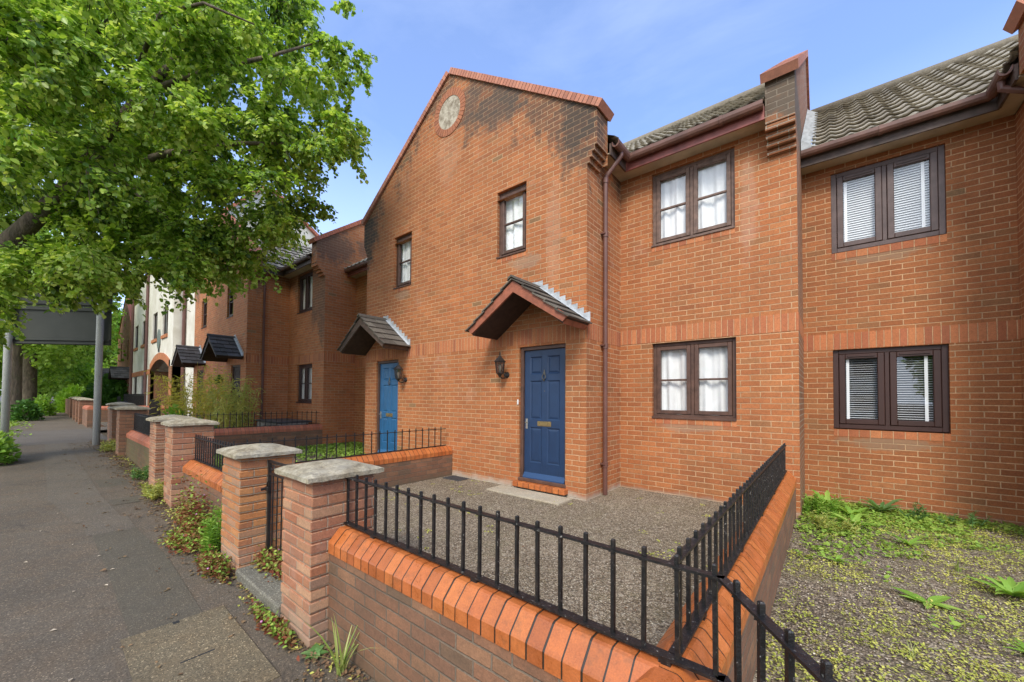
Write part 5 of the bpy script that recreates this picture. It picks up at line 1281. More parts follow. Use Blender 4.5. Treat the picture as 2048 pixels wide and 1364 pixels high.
# ------------------------------------------------------------ car behind the far railing
def car(loc, rz, label):
    x, y, z = loc
    t = thing('parked_car', label, 'car', (0,0,0))
    prof = [(-2.05,.32),(-2.10,.62),(-1.95,.82),(-1.15,.93),(-.55,1.40),(.75,1.43),(1.45,1.0),(2.02,.92),(2.10,.55),(2.05,.30)]
    vs = []; fs = []; secs = [(-.86,.92),(-.80,1.0),(-.62,1.0),(.62,1.0),(.80,1.0),(.86,.92)]; n = len(prof)
    for yy, s in secs:
        for px, pz in prof:
            top = max(0, pz-.9); vs.append((px*(s if pz < .9 else 1), yy*(1-top*.28), .3+(pz-.3)*(.97 if abs(yy) > .7 else 1)))
    for i in range(len(secs)-1):
        for k in range(n): fs.append((i*n+k, i*n+(k+1)%n, (i+1)*n+(k+1)%n, (i+1)*n+k))
    fs += [tuple(range(n))[::-1], tuple(range(5*n, 6*n))]
    mb = MB(); mb.mesh(vs, fs); mb.build('body', M['carpaint'], t)
    g = MB()
    for s in (-1,1):
        g.mesh([(-1.02,s*.80,.96),(1.25,s*.80,.96),(.70,s*.715,1.36),(-.50,s*.715,1.34)], [(0,1,2,3)])
    g.mesh([(-1.14,-.7,.96),(-1.14,.7,.96),(-.60,.62,1.375),(-.60,-.62,1.375)], [(0,1,2,3)]); g.mesh([(1.43,-.7,1.03),(1.43,.7,1.03),(.80,.62,1.42),(.80,-.62,1.42)], [(0,1,2,3)])
    g.build('window', M['carglass'], t)
    for wx in (-1.3,1.3):
        for s in (-1,1):
            w = MB(); w.tube([(wx,s*.70,.32),(wx,s*.88,.32)], .32, 18); w.build('wheel', M['rubber'], t)
    for s in (-1,1): h = MB(); h.box(-2.09,-2.0,s*.6-.16,s*.6+.16,.60,.74,b=.02); h.build('headlight', M['chrome'], t)
    t.location = loc; t.rotation_euler = (0,0,rz); return t
car((-31.5,4.9,.42), R(62), 'dark parked car behind the distant railing')

# ------------------------------------------------------------ vegetation
def leaf_mesh(name, base, tip, nrm, width, rnd, mat, parent=None, fold=.12, broad=.45):
    """one object of many leaves; arrays Nx3: base point, tip vector (length=leaf length), normal; width ratio"""
    N_ = len(base); L = np.linalg.norm(tip, axis=1, keepdims=True); d = tip/np.maximum(L, 1e-6)
    s = np.cross(d, nrm); s /= np.maximum(np.linalg.norm(s, axis=1, keepdims=True), 1e-6); n2 = np.cross(s, d)
    w = L*width/2
    v = np.empty((N_, 6, 3))
    v[:,0] = base; v[:,3] = base + d*L - n2*L*.10
    v[:,1] = base + d*L*.26 + s*w*(.95 if broad > .4 else .8) + n2*w*fold*2; v[:,2] = base + d*L*(.62 if broad > .4 else .6) + s*w*(.92 if broad > .4 else .75) + n2*w*fold*1.4
    v[:,5] = base + d*L*.26 - s*w*(.95 if broad > .4 else .8) + n2*w*fold*2; v[:,4] = base + d*L*(.62 if broad > .4 else .6) - s*w*(.92 if broad > .4 else .75) + n2*w*fold*1.4
    off = np.array(wloc(parent)) if parent is not None else np.zeros(3)
    me = bpy.data.meshes.new(name); me.vertices.add(N_*6); me.vertices.foreach_set('co', v.reshape(-1))
    idx = (np.arange(N_)[:,None]*6 + np.array([0,1,2,3, 0,3,4,5])[None,:]).reshape(-1)
    me.loops.add(N_*8); me.loops.foreach_set('vertex_index', idx)
    me.polygons.add(N_*2); me.polygons.foreach_set('loop_start', np.arange(N_*2)*4); me.polygons.foreach_set('loop_total', np.full(N_*2, 4))
    at = me.attributes.new('rnd', 'FLOAT', 'FACE'); at.data.foreach_set('value', np.repeat(rnd, 2))
    me.update(calc_edges=True); me.validate()
    me.materials.append(mat); o = bpy.data.objects.new(name, me); link(o)
    if parent is not None: o.parent = parent; o.location = -Vector(off)
    return o

def unit(v): return v/np.maximum(np.linalg.norm(v, axis=-1, keepdims=True), 1e-9)

def foliage(clumps, per, size, seed=0, droop=.5, twig_n=12, out=.35, smin=.7, smax=1.25, twmesh=None, flat_=.7):
    """clumps (x,y,z,r); leaves sit along drooping twiglets inside each clump -> arrays"""
    rs = np.random.default_rng(seed); B=[]; T=[]; Nn=[]; Rn=[]
    for (cx,cy,cz,r) in clumps:
        c = np.array([cx,cy,cz]); nt = max(5, int(twig_n*(r/.5)**1.5)); pl = max(4, int(per*(r/.5)**1.5/nt)); tone = rs.normal(0,.14)
        d = unit(rs.normal(size=(nt,3))*[1,1,.65]); L = r*rs.uniform(.55,1.12,size=(nt,1)); st = c+d*r*rs.uniform(.0,.3,size=(nt,1))
        for k in range(nt):
            t = rs.uniform(.15,1,size=(pl,1)); p = st[k]+d[k]*L[k]*t + np.array([0,0,-1])*(droop*r*t**2) + rs.normal(size=(pl,3))*r*.06
            if twmesh is not None and k % 2 == 0: 
                twmesh.tube([tuple(st[k]), tuple(st[k]+d[k]*L[k]*.5-np.array([0,0,droop*r*.25])), tuple(st[k]+d[k]*L[k]-np.array([0,0,droop*r]))], [.006,.004,.002], 4, cap=False)
            sd_ = unit(np.cross(d[k], [0,0,1])+1e-6)
            sg = rs.choice([-1,1], size=(pl,1))
            tp = unit(d[k]*.5 + sd_*sg*.8 + np.array([0,0,-.55]) + rs.normal(size=(pl,3))*.35)
            nm = unit(np.array([0,0,1])*flat_ + d[k]*out + rs.normal(size=(pl,3))*.38)
            ln = size*rs.uniform(smin, smax, size=(pl,1))
            B.append(p); T.append(tp*ln); Nn.append(nm); Rn.append(np.clip(rs.uniform(0,1,pl)*.75+.12+tone, 0, 1))
    return np.vstack(B), np.vstack(T), np.vstack(Nn), np.concatenate(Rn)

CL = [[-9.98,-0.55,6.29,0.35],[-10.05,1.06,6.6,0.36],[-9.79,2.01,8.61,0.36],[-7.63,1.32,5.99,0.42],[-6.6,2.77,7.07,0.39],[-8.84,1.27,4.33,0.42],[-7.34,3.06,6.41,0.3],[-9.2,-0.58,3.15,0.56],[-9.31,1.92,8.49,0.52],[-7.17,2.21,6.14,0.51],[-11.91,-0.35,5.3,0.44],[-7.1,2.91,8.2,0.41],[-10.32,1.06,5.22,0.58],[-11.94,-0.89,6.82,0.58],[-7.37,4.08,8.29,0.29],[-10.12,0.36,6.25,0.37],[-6.9,3.32,7.84,0.27],[-9.73,-0.75,7.02,0.58],[-6.79,3.5,6.59,0.39],[-7.51,3.58,7.96,0.33],[-8.89,2.14,5.04,0.52],[-7.29,0.07,6.11,0.4],[-8.56,2.13,3.98,0.44],[-10.66,1.31,5.66,0.58],[-9.42,0.94,4.93,0.55],[-10.66,0.29,4.02,0.53],[-8.58,1.65,7.38,0.35],[-10.55,-0.61,5.69,0.56],[-7.83,2.73,6.33,0.47],[-8.37,2.09,8.01,0.51],[-9.1,0.32,3.74,0.52],[-8.59,1.49,5.85,0.41],[-8.83,0.24,7.24,0.36],[-10.01,-0.55,7.24,0.5],[-7.67,3.03,7.78,0.35],[-12.96,-0.39,5.13,0.47],[-10.16,0.16,8.79,0.45],[-13.91,-0.96,9.72,0.37],[-7.83,2.39,7.83,0.4],[-11.62,-0.01,7.31,0.53],[-9.63,0.01,6.75,0.44],[-8.17,2.55,4.65,0.45],[-13.83,-0.69,8.26,0.47],[-8.74,1.85,5.73,0.55],[-11.97,0.4,8.37,0.47],[-8.47,1.36,3.78,0.47],[-11.65,0.34,7.97,0.44],[-8.32,2.49,8.62,0.39],[-9.61,0.04,3.9,0.55],[-7.61,-0.59,6.4,0.58],[-7.72,1.71,5.48,0.53],[-8.4,2.47,6.67,0.41],[-10.91,0.42,3.92,0.4],[-9.94,0.74,5.8,0.36],[-14.04,-0.67,9.58,0.42],[-8.75,0.25,7.84,0.49],[-8.93,-0.55,6.22,0.38],[-10.76,-0.54,6.89,0.44],[-8.72,3.09,5.3,0.46],[-12.31,0.39,4.11,0.37],[-11.95,0.18,5.76,0.59],[-10.25,-0.72,7.39,0.48],[-7.48,2.96,6.1,0.3],[-9.32,2.63,6.48,0.39],[-9.17,-0.25,6.23,0.46],[-12.49,-0.02,5.51,0.34],[-10.08,1.21,8.59,0.56],[-10.04,0.16,8.09,0.38],[-7.3,2.93,7.07,0.28],[-9.79,2.13,6.46,0.42],[-10.57,-0.78,7.37,0.38],[-9.9,0.49,4.72,0.43],[-12.81,0.31,7.09,0.38],[-8.9,1.59,8.9,0.6],[-7.54,2.62,6.52,0.57],[-14.33,-1.08,9.55,0.51],[-6.34,2.83,5.71,0.36],[-8.08,2.08,8.85,0.59],[-7.7,-0.43,6.65,0.52],[-8.25,1.66,4.52,0.46],[-8.98,0.64,7.91,0.45],[-10.93,0.28,7.05,0.49],[-11.49,0.36,5.32,0.45],[-10.29,1.45,9.2,0.43],[-9.82,0.99,6.31,0.44],[-10.36,-0.4,6.76,0.43],[-9.27,-0.27,3.47,0.53],[-8.54,1.4,6.33,0.34],[-11.57,-0.35,7.34,0.55],[-7.83,3.39,6.4,0.39],[-12.64,0.52,4.27,0.43],[-9.8,1.55,9.74,0.51],[-7.22,0.23,5.59,0.37],[-11.73,-0.81,5.72,0.38],[-7.33,3.31,6.68,0.38],[-10.01,1.46,6.33,0.44],[-14.19,-0.95,6.78,0.35],[-8.9,1.34,5.25,0.37],[-7.1,1.24,7.51,0.43],[-12.95,-0.03,7.19,0.4],[-7.19,3.67,9.36,0.26],[-10.26,0.52,8.73,0.42],[-8.11,1.72,7.77,0.57],[-9.02,2.16,6.8,0.6],[-8.19,0.56,7.52,0.38],[-10.68,1.25,5.2,0.37],[-12.42,-0.13,7.94,0.47],[-8.75,1.7,7.67,0.5],[-10.76,0.82,6.03,0.43],[-7.96,1.1,7.71,0.35],[-13.53,-0.78,10.15,0.53],[-8.25,1.94,4.4,0.43],[-9.04,2.11,4.28,0.37],[-12.57,-0.79,9.83,0.57],[-8.64,1.94,6.31,0.37],[-7.32,1.53,7.06,0.49],[-9.7,-0.74,7.89,0.49],[-10.52,1.45,7.0,0.44],[-10.43,0.95,7.16,0.56],[-7.1,0.71,5.81,0.46],[-7.95,3.03,6.96,0.35],[-7.54,2.6,4.66,0.43],[-8.99,2.37,9.36,0.59],[-8.0,3.22,6.0,0.44],[-9.08,0.16,6.07,0.51],[-9.58,1.81,4.49,0.53],[-14.08,-0.92,5.89,0.38],[-12.15,0.73,8.28,0.49],[-9.18,1.48,4.5,0.37],[-8.73,1.27,8.41,0.48],[-8.75,1.16,4.8,0.46],[-9.72,2.01,6.75,0.55],[-9.32,0.97,8.97,0.42],[-9.02,2.61,8.92,0.44],[-7.45,2.94,8.83,0.33],[-13.37,-0.43,6.39,0.36],[-9.72,1.47,4.69,0.51],[-11.63,0.66,4.02,0.46],[-8.57,1.83,4.06,0.39],[-8.2,3.18,5.44,0.39],[-10.42,0.83,4.92,0.58],[-13.86,-0.56,10.69,0.54],[-11.49,-0.04,6.18,0.6],[-6.85,1.4,5.51,0.45],[-11.75,0.65,9.01,0.53],[-8.43,2.69,6.41,0.52],[-7.49,-0.55,5.94,0.39],[-10.64,0.31,9.19,0.49],[-10.9,0.69,4.57,0.54],[-9.73,0.19,8.1,0.58],[-11.37,0.45,4.97,0.44],[-8.79,0.88,7.67,0.53],[-7.7,0.02,6.08,0.46],[-8.89,2.75,8.47,0.55],[-10.63,0.46,5.8,0.38],[-9.13,2.57,6.07,0.42],[-12.69,-0.24,6.67,0.37],[-12.95,0.08,10.32,0.54],[-10.89,-0.37,4.02,0.35],[-7.24,-0.39,5.55,0.38],[-8.3,2.2,4.76,0.57],[-7.56,3.57,6.98,0.43],[-6.31,3.28,7.5,0.38],[-9.49,1.35,4.14,0.38],[-12.84,0.01,8.05,0.47],[-8.37,0.31,6.9,0.48],[-11.91,0.1,9.65,0.51],[-10.38,1.57,4.94,0.55],[-7.66,0.53,5.04,0.6],[-8.44,1.72,6.46,0.34],[-10.95,0.69,9.22,0.4],[-7.41,3.96,6.66,0.35],[-9.26,0.77,4.07,0.45],[-7.47,3.3,7.4,0.28],[-10.09,-0.74,7.9,0.5],[-10.79,1.2,7.22,0.45],[-12.92,-0.47,5.71,0.5],[-9.28,0.44,4.71,0.55],[-9.48,0.75,3.77,0.55],[-8.27,3.01,9.58,0.44],[-8.87,0.81,6.23,0.45],[-9.19,1.77,8.76,0.5],[-11.75,-0.68,7.19,0.55],[-8.16,2.44,7.06,0.49],[-10.61,1.35,4.61,0.35],[-11.78,-0.06,9.1,0.45],[-9.5,1.25,7.34,0.5],[-11.84,-0.38,4.15,0.47],[-7.67,3.38,7.63,0.26],[-10.82,0.75,5.05,0.36],[-7.28,-0.27,4.6,0.38],[-7.89,0.83,7.04,0.41],[-8.87,-0.27,6.45,0.58],[-7.62,1.61,4.96,0.45],[-9.06,2.17,8.75,0.6],[-7.18,1.21,5.56,0.41],[-11.93,-0.7,6.14,0.44],[-11.13,0.04,8.34,0.54],[-9.2,-0.5,5.21,0.53],[-11.8,0.76,9.94,0.59],[-10.61,1.21,6.7,0.6],[-10.6,0.71,8.6,0.51],[-9.33,-0.11,7.55,0.59],[-9.14,2.1,9.34,0.49],[-8.54,2.1,4.36,0.59],[-10.13,1.51,5.72,0.44],[-13.92,-0.54,6.82,0.52],[-8.59,1.39,7.0,0.59],[-8.81,3.08,7.16,0.51],[-8.23,1.81,5.25,0.35],[-10.93,1.38,8.98,0.53],[-7.23,-0.23,5.95,0.55],[-6.86,2.44,6.89,0.41],[-6.85,1.58,7.34,0.41],[-13.74,-0.89,4.39,0.57],[-10.14,-0.09,7.52,0.42],[-8.19,1.47,3.68,0.35],[-9.76,2.31,7.72,0.37],[-9.79,2.3,4.61,0.36],[-11.42,-0.5,8.29,0.51],[-7.36,2.64,8.61,0.57],[-7.88,2.42,6.27,0.37],[-9.83,-0.49,3.56,0.49],[-7.29,1.88,6.67,0.37],[-10.54,1.39,10.0,0.51],[-11.1,0.98,7.6,0.5],[-7.53,2.33,6.69,0.4],[-8.16,1.44,3.99,0.48],[-9.95,1.31,4.98,0.44],[-7.6,1.95,5.25,0.4],[-6.57,3.32,6.03,0.43],[-8.6,3.03,8.64,0.37],[-11.27,1.39,5.66,0.55],[-7.66,2.87,9.5,0.35],[-11.36,0.91,9.55,0.6],[-10.25,0.98,8.07,0.36],[-9.86,-0.14,6.57,0.44],[-9.77,0.42,6.83,0.47],[-9.41,1.43,5.19,0.45],[-11.68,-0.3,3.76,0.36],[-8.86,-0.56,3.02,0.51],[-6.5,3.06,7.02,0.32],[-7.24,1.12,7.01,0.52],[-10.6,0.29,8.31,0.43],[-9.92,0.74,4.89,0.51],[-7.11,3.65,6.7,0.3],[-7.09,0.32,6.76,0.4],[-7.05,0.2,5.9,0.34],[-9.15,1.95,4.8,0.39],[-11.24,1.12,5.12,0.6],[-10.07,0.01,6.75,0.36],[-9.31,-0.65,4.88,0.54],[-7.74,2.68,7.48,0.46],[-8.2,3.11,8.11,0.52],[-9.21,1.4,7.53,0.56],[-12.64,-0.36,3.97,0.4],[-7.61,-0.52,4.48,0.58],[-6.95,0.97,5.72,0.47],[-9.24,1.28,6.37,0.59],[-7.49,2.76,5.68,0.53],[-6.72,1.96,7.21,0.35],[-8.44,-0.53,4.69,0.52],[-8.65,1.63,4.43,0.51],[-10.17,1.5,8.58,0.58],[-10.46,0.67,5.24,0.47],[-8.45,-0.33,5.65,0.53],[-9.33,-0.29,7.81,0.36],[-7.46,0.32,4.62,0.48],[-10.28,2.08,7.23,0.5],[-7.89,2.65,9.24,0.43],[-7.71,1.7,7.13,0.51],[-10.28,1.3,6.27,0.35],[-7.28,-0.07,5.53,0.37],[-7.92,1.45,7.94,0.52],[-9.38,1.98,6.05,0.41],[-6.73,2.16,4.96,0.55],[-6.63,3.12,7.76,0.36],[-8.21,3.5,5.67,0.43],[-8.11,2.86,4.79,0.4],[-6.96,2.4,6.02,0.46],[-6.79,2.85,5.77,0.26],[-10.23,-0.28,8.3,0.42],[-10.22,2.04,4.78,0.35],[-7.92,2.83,8.88,0.49],[-6.24,3.09,6.22,0.4],[-11.68,1.0,6.2,0.48],[-9.23,1.41,5.53,0.5],[-7.63,1.97,7.54,0.44],[-12.17,0.32,10.28,0.56],[-12.33,0.16,9.27,0.4],[-10.54,0.28,6.37,0.56],[-11.09,-0.57,7.22,0.58],[-9.16,-0.56,5.85,0.46],[-10.26,0.58,5.99,0.36],[-10.25,-0.15,6.37,0.37],[-8.92,2.72,4.41,0.53],[-9.54,0.73,5.97,0.5],[-9.89,0.25,8.59,0.5],[-7.18,2.55,7.76,0.35],[-14.03,-0.61,7.14,0.58],[-7.71,-0.02,4.99,0.57],[-11.5,0.15,8.53,0.47],[-8.44,0.43,3.71,0.56],[-7.89,2.64,4.97,0.47],[-9.59,2.31,10.19,0.5],[-13.55,-0.46,7.23,0.58],[-8.73,2.04,8.38,0.44],[-9.7,1.99,4.74,0.46],[-12.29,-0.74,9.44,0.46],[-9.77,0.32,5.7,0.47],[-12.12,-0.16,4.26,0.42],[-12.75,-0.41,4.08,0.45],[-12.13,0.23,4.12,0.42],[-12.03,0.57,4.03,0.4],[-8.96,3.15,5.68,0.35],[-8.53,3.38,5.42,0.34],[-9.29,2.89,5.36,0.36],[-8.1,3.6,5.48,0.3]]
rng = np.random.default_rng(11)
# the big lime: trunk just outside the left edge, crown reaching over the pavement
lime = thing('lime_tree', 'large leafy lime tree overhanging the pavement, its crown filling the upper left', 'tree', (-12.6,-1.35,.25))
tr = MB()
tr.tube([(-12.7,-1.45,.0),(-12.62,-1.4,.5),(-12.55,-1.35,1.6),(-12.45,-1.3,3.0),(-12.3,-1.25,3.9)], [.62,.50,.44,.41,.38], 16)
limbs = [
 ([(-12.35,-1.27,3.5),(-11.9,-.85,3.75),(-11.45,-.50,4.15),(-10.9,-.05,4.85),(-10.3,.25,5.3)], [.26,.20,.160,.125,.105]),
 ([(-10.3,.25,5.3),(-9.6,.6,6.0),(-8.9,1.0,6.7),(-8.3,1.5,7.6)], [.10,.085,.07,.045]),
 ([(-10.3,.25,5.3),(-9.4,.75,5.5),(-8.4,1.3,5.65),(-7.5,2.0,5.8),(-7.0,2.8,6.0)], [.085,.07,.05,.035,.015]),
 ([(-12.3,-1.25,3.8),(-12.2,-1.1,6),(-11.8,-.7,8),(-11.3,0,10.5)], [.32,.26,.2,.08]),
 ([(-12.2,-1.1,6),(-11.2,-.2,7.4),(-10,.6,8.4),(-8.8,1.6,9.2)], [.18,.13,.10,.04]),
 ([(-11.45,-.50,4.15),(-10.9,.4,4.35),(-10.3,1.3,4.5),(-9.6,2.2,4.6)], [.05,.035,.025,.012]),
 ([(-8.9,1.0,6.7),(-8.0,1.6,7.0),(-7.2,2.3,7.3),(-6.7,2.9,7.7)], [.06,.04,.03,.012]),
 ([(-12.3,-1.25,3.8),(-13.2,-2.4,5.5),(-14,-3.4,7.5)], [.28,.2,.08]),
 ([(-9.4,.75,5.5),(-8.8,1.0,4.9),(-8.3,1.3,4.5)], [.04,.03,.01]),
 ([(-8.4,.9,6.9),(-7.5,1.0,7.2),(-6.75,1.35,7.15),(-6.2,1.8,6.85)], [.035,.028,.02,.01]),
]
for p, r_ in limbs: tr.tube(p, r_, 10)
tr.build('trunk', M['bark'], lime, smooth=True)
extra = []
for k in range(95):
    a = rng.uniform(0, 6.28); rr = rng.uniform(.5, 4.2); x, y, z = -12.6+rr*math.cos(a), -1.6+rr*math.sin(a), rng.uniform(5.6, 11.5)
    if x > -9.2 or (y > -.4 and x > -12.6): continue
    extra.append((x, y, z, rng.uniform(.5,.85)))
extra += [(-13.3,-.55,3.15,.34),(-13.0,-.60,2.85,.28),(-13.6,-.62,3.55,.38),(-10.6,.15,3.75,.4),(-9.6,.5,3.9,.42),(-8.9,.9,4.05,.38),(-10.2,1.2,4.0,.45),(-9.2,1.9,4.1,.42),(-8.4,2.3,4.3,.4),(-9.9,2.4,4.3,.45),(-11.2,.9,3.8,.4),(-11.8,.3,3.7,.4)]
tw = MB()
Bq, Tq, Nq, Rq = foliage(CL, 560, .071, 3, droop=.5, twig_n=19, twmesh=tw)
leaf_mesh('crown', Bq, Tq, Nq, .86, Rq, M['lime'], lime)
Bq, Tq, Nq, Rq = foliage(extra, 210, .115, 4, droop=.4, twig_n=12)
leaf_mesh('crown', Bq, Tq, Nq, .86, Rq, M['lime'], lime)
# hanging pale flower bracts
Bq, Tq, Nq, Rq = foliage(CL[::2], 46, .085, 9, droop=.5, twig_n=10)
Tq = unit(Tq*[.4,.4,1]+[0,0,-.08])*.075
leaf_mesh('flower_bracts', Bq+[0,0,-.02], Tq, Nq, .24, Rq, M['bright'], lime)
tw.build('twigs', M['twig'], lime, normals=False)

def far_tree(x, y, zb, h, r, trunk_r, label, n=46, leafsize=.22, mat='fartree', per=170, low=.3, seed=1, lean=0, trunk_h=None, name='lime_tree', group=None):
    t = thing(name, label, 'tree', (x,y,zb), group); rs = np.random.default_rng(seed); th = trunk_h or h*.5
    m_ = MB(); m_.tube([(x-.05,y,zb-.1),(x,y,zb+.35),(x+lean*.3,y,zb+th*.5),(x+lean,y+.1,zb+th)], [trunk_r*1.45,trunk_r*1.05,trunk_r*.92,trunk_r*.7], 14)
    for k in range(6):
        a = rs.uniform(0,6.28); m_.tube([(x+lean,y,zb+th*rs.uniform(.6,1)),(x+lean+r*.4*math.cos(a),y+r*.4*math.sin(a),zb+th*1.25),(x+r*.8*math.cos(a),y+r*.8*math.sin(a),zb+h*.8)], [trunk_r*.45,trunk_r*.28,.03], 8)
    m_.build('trunk', M['bark'], t, smooth=True)
    cl = []
    while len(cl) < n:
        p = rs.uniform(-1,1,3)
        if np.linalg.norm(p) > 1: continue
        z = zb+h*(low+(1-low)*(p[2]+1)/2); cl.append((x+lean+p[0]*r, y+p[1]*r, z, r*rs.uniform(.22,.36)))
    cl2 = [(a,b,c,.5) for a,b,c,d in cl]; sc_ = [d/.5 for a,b,c,d in cl]
    Bl=[];Tl=[];Nl=[];Rl=[]
    for (a,b,c,d) in cl:
        k = per; dd = unit(rs.normal(size=(k,3))); rad = d*rs.uniform(.35,1.05,size=(k,1))
        Bl.append(np.array([a,b,c])+dd*rad*[1,1,.75]); Tl.append(unit(dd*.5+rs.normal(size=(k,3))*.5+[0,0,-.5])*leafsize*rs.uniform(.7,1.3,size=(k,1))); Nl.append(unit(dd*.4+[0,0,.8]+rs.normal(size=(k,3))*.4)); Rl.append(np.clip(rs.uniform(0,1,k)*.7+.15+rs.normal(0,.12),0,1))
    leaf_mesh('crown', np.vstack(Bl), np.vstack(Tl), np.vstack(Nl), .85, np.concatenate(Rl), M[mat], t)
    return t
far_tree(-31.0,-.78,.36, 11, 3.6, .29, 'thick dark trunk of the first street lime beyond the sign', seed=2, low=.22, trunk_h=6, n=60, leafsize=.17)
far_tree(-37.5,-.35,.37, 12, 4.0, .33, 'second street lime whose broad trunk stands just behind the first', seed=3, low=.20, trunk_h=6, n=60, leafsize=.19)
far_tree(-50,-.6,.38, 12, 4.5, .45, 'third street lime further down the pavement', seed=4, low=.16, n=60, leafsize=.26)
far_tree(-64,-.8,.38, 12, 5, .45, 'fourth street lime near the vanishing end of the pavement', seed=5, low=.14, leafsize=.32)
far_tree(-82,.0,.38, 13, 6, .5, 'farthest lime closing the end of the pavement on the left', seed=6, low=.08, leafsize=.42)
far_tree(-62,6.0,.38, 11, 5.0, .35, 'pale green garden tree beyond the parked car', seed=7, low=.05, leafsize=.28, mat='bright', name='garden_tree', n=60)
far_tree(-46,5.2,.38, 5.2, 2.3, .2, 'bushy young tree behind the distant wall', seed=8, low=.05, leafsize=.18, mat='fartree', name='garden_tree')
far_tree(-90,9,.38, 15, 8, .5, 'tall far tree behind the houses at the end of the street', seed=9, low=.03, leafsize=.5, name='garden_tree', n=70)
far_tree(-110,3,.38, 13, 7.0, .5, 'last tree at the very end of the street', seed=10, low=.05, leafsize=.6, name='garden_tree', n=60)
far_tree(-52,-8,.3, 13, 6, .4, 'tree across the road seen between the posts and the lime trunks', seed=12, low=.02, leafsize=.34, name='garden_tree', n=60)
far_tree(-85,-12,.3, 15, 9, .4, 'large tree across the road in the distance', seed=13, low=.0, leafsize=.5, name='garden_tree', n=80)

def bush(name, label, x, y, z, rx, ry, h, n, size, mat, seed, width=.7, cat='bush', stems=0, group=None, up=.3, tall=False):
    t = thing(name, label, cat, (x,y,z), group); rs = np.random.default_rng(seed)
    p = unit(rs.normal(size=(n,3)))*rs.uniform(.25,1,size=(n,1))**.6; p[:,2] = np.abs(p[:,2])
    B_ = np.array([x,y,z])+p*[rx,ry,h]; out = unit(p*[1,1,.7]+rs.normal(size=(n,3))*.35+[0,0,up])
    T_ = out*size*rs.uniform(.6,1.3,size=(n,1)); N_ = unit(rs.normal(size=(n,3))*.5+[0,0,1])
    leaf_mesh('leaves', B_, T_, N_, width, np.clip(rs.uniform(0,1,n)*.8+.1+ (p[:,2]-.4)*.3,0,1), M[mat], t)
    m_ = MB()
    for k in range(max(4, stems)):
        a = rs.uniform(0,6.28); q = rs.uniform(.3,.9); m_.tube([(x,y,z-.01),(x+rx*q*.4*math.cos(a),y+ry*q*.4*math.sin(a),z+h*.5),(x+rx*q*math.cos(a),y+ry*q*math.sin(a),z+h*.85)], [.012,.008,.003], 5, cap=False)
    m_.build('stems', M['twig'], t, normals=False); return t
bush('sucker_shoots', 'leafy green suckers at the foot of the left post', -12.3,-.62,.3,.62,.40,.62,900,.10,'weed',21,cat='shrub')
bush('sucker_shoots', 'leafy shoots around the base of the first lime trunk', -30.0,-.35,.36,.55,.5,1.0,700,.15,'bush',22,cat='shrub')
bush('sucker_shoots', 'leafy shoots around the base of the second lime trunk', -36.3,.20,.37,.6,.5,1.2,800,.15,'weed',23,cat='shrub')
bush('hedge', 'bright yellow green hedge bulging over the far pavement', -44,1.7,.38,3,.9,1.9,5200,.22,'bright',24,cat='hedge')
bush('garden_bush', 'dark leaved bush behind the far brick pillars', -39,3.4,.38,2.6,1.6,2.7,5200,.22,'bush',25)
bush('garden_bush', 'broad light green bush at the end of the far wall', -52,3.0,.38,3,1.6,3.6,4200,.3,'fartree',26)

# bamboo
def bamboo(label, x, y, z, r, h, n, mat, seed, leafn=26, ls=.13):
    t = thing('bamboo', label, 'bamboo', (x,y,z), 'bamboo clumps in the left garden'); rs = np.random.default_rng(seed); st = MB(); B_=[];T_=[];N_=[]
    for k in range(n):
        a = rs.uniform(0,6.28); q = r*math.sqrt(rs.uniform()); bx, by = x+q*math.cos(a), y+q*math.sin(a); hh = h*rs.uniform(.55,1.05); lx, ly = rs.normal(0,.14)*hh, rs.normal(0,.14)*hh
        P = [(bx,by,z),(bx+lx*.3,by+ly*.3,z+hh*.5),(bx+lx,by+ly,z+hh)]; st.tube(P, [.009,.007,.003], 5, cap=False)
        for j in range(leafn):
            s_ = rs.uniform(.28,1); p = np.array([bx+lx*s_**1.6, by+ly*s_**1.6, z+hh*s_])+rs.normal(size=3)*.07
            d = unit(rs.normal(size=3)*[1,1,.45]+[0,0,-.15]); B_.append(p); T_.append(d*ls*rs.uniform(.7,1.4)); N_.append(unit(rs.normal(size=3)*.4+[0,0,1]))
    st.build('canes', M['bamboo'], t, normals=False)
    leaf_mesh('leaves', np.array(B_), np.array(T_), np.array(N_), .17, rs.uniform(0,1,len(B_)), M[mat], t, broad=.3)
bamboo('tall golden bamboo left of the doors of the shaded house', -15.6,3.0,.6,.6,1.75,34,'bamboo',31, 30, .16)
bamboo('sparse golden bamboo in front of the wreath lantern', -13.2,3.0,.6,.55,1.9,34,'bamboo',32, 30, .15)
bamboo('dense greener bamboo beside the brown downpipe', -11.75,3.15,.6,.46,1.5,44,'bamboo_g',33, 30, .13)
bush('garden_shrub', 'low dark green shrub under the bamboo by the railing', -11.8,2.4,.6,.55,.5,.42,1000,.09,'weed_dk',34)
bush('garden_plant', 'small yellow green plant behind the mossy wall railing', -14.2,2.4,.6,.30,.3,.75,320,.10,'bright',35, cat='plant')
bush('wall_wreath', 'dark round wreath on the wall of the shaded house', -15.73,3.80,2.05,.20,.05,.24,260,.07,'bush',36, cat='wreath')

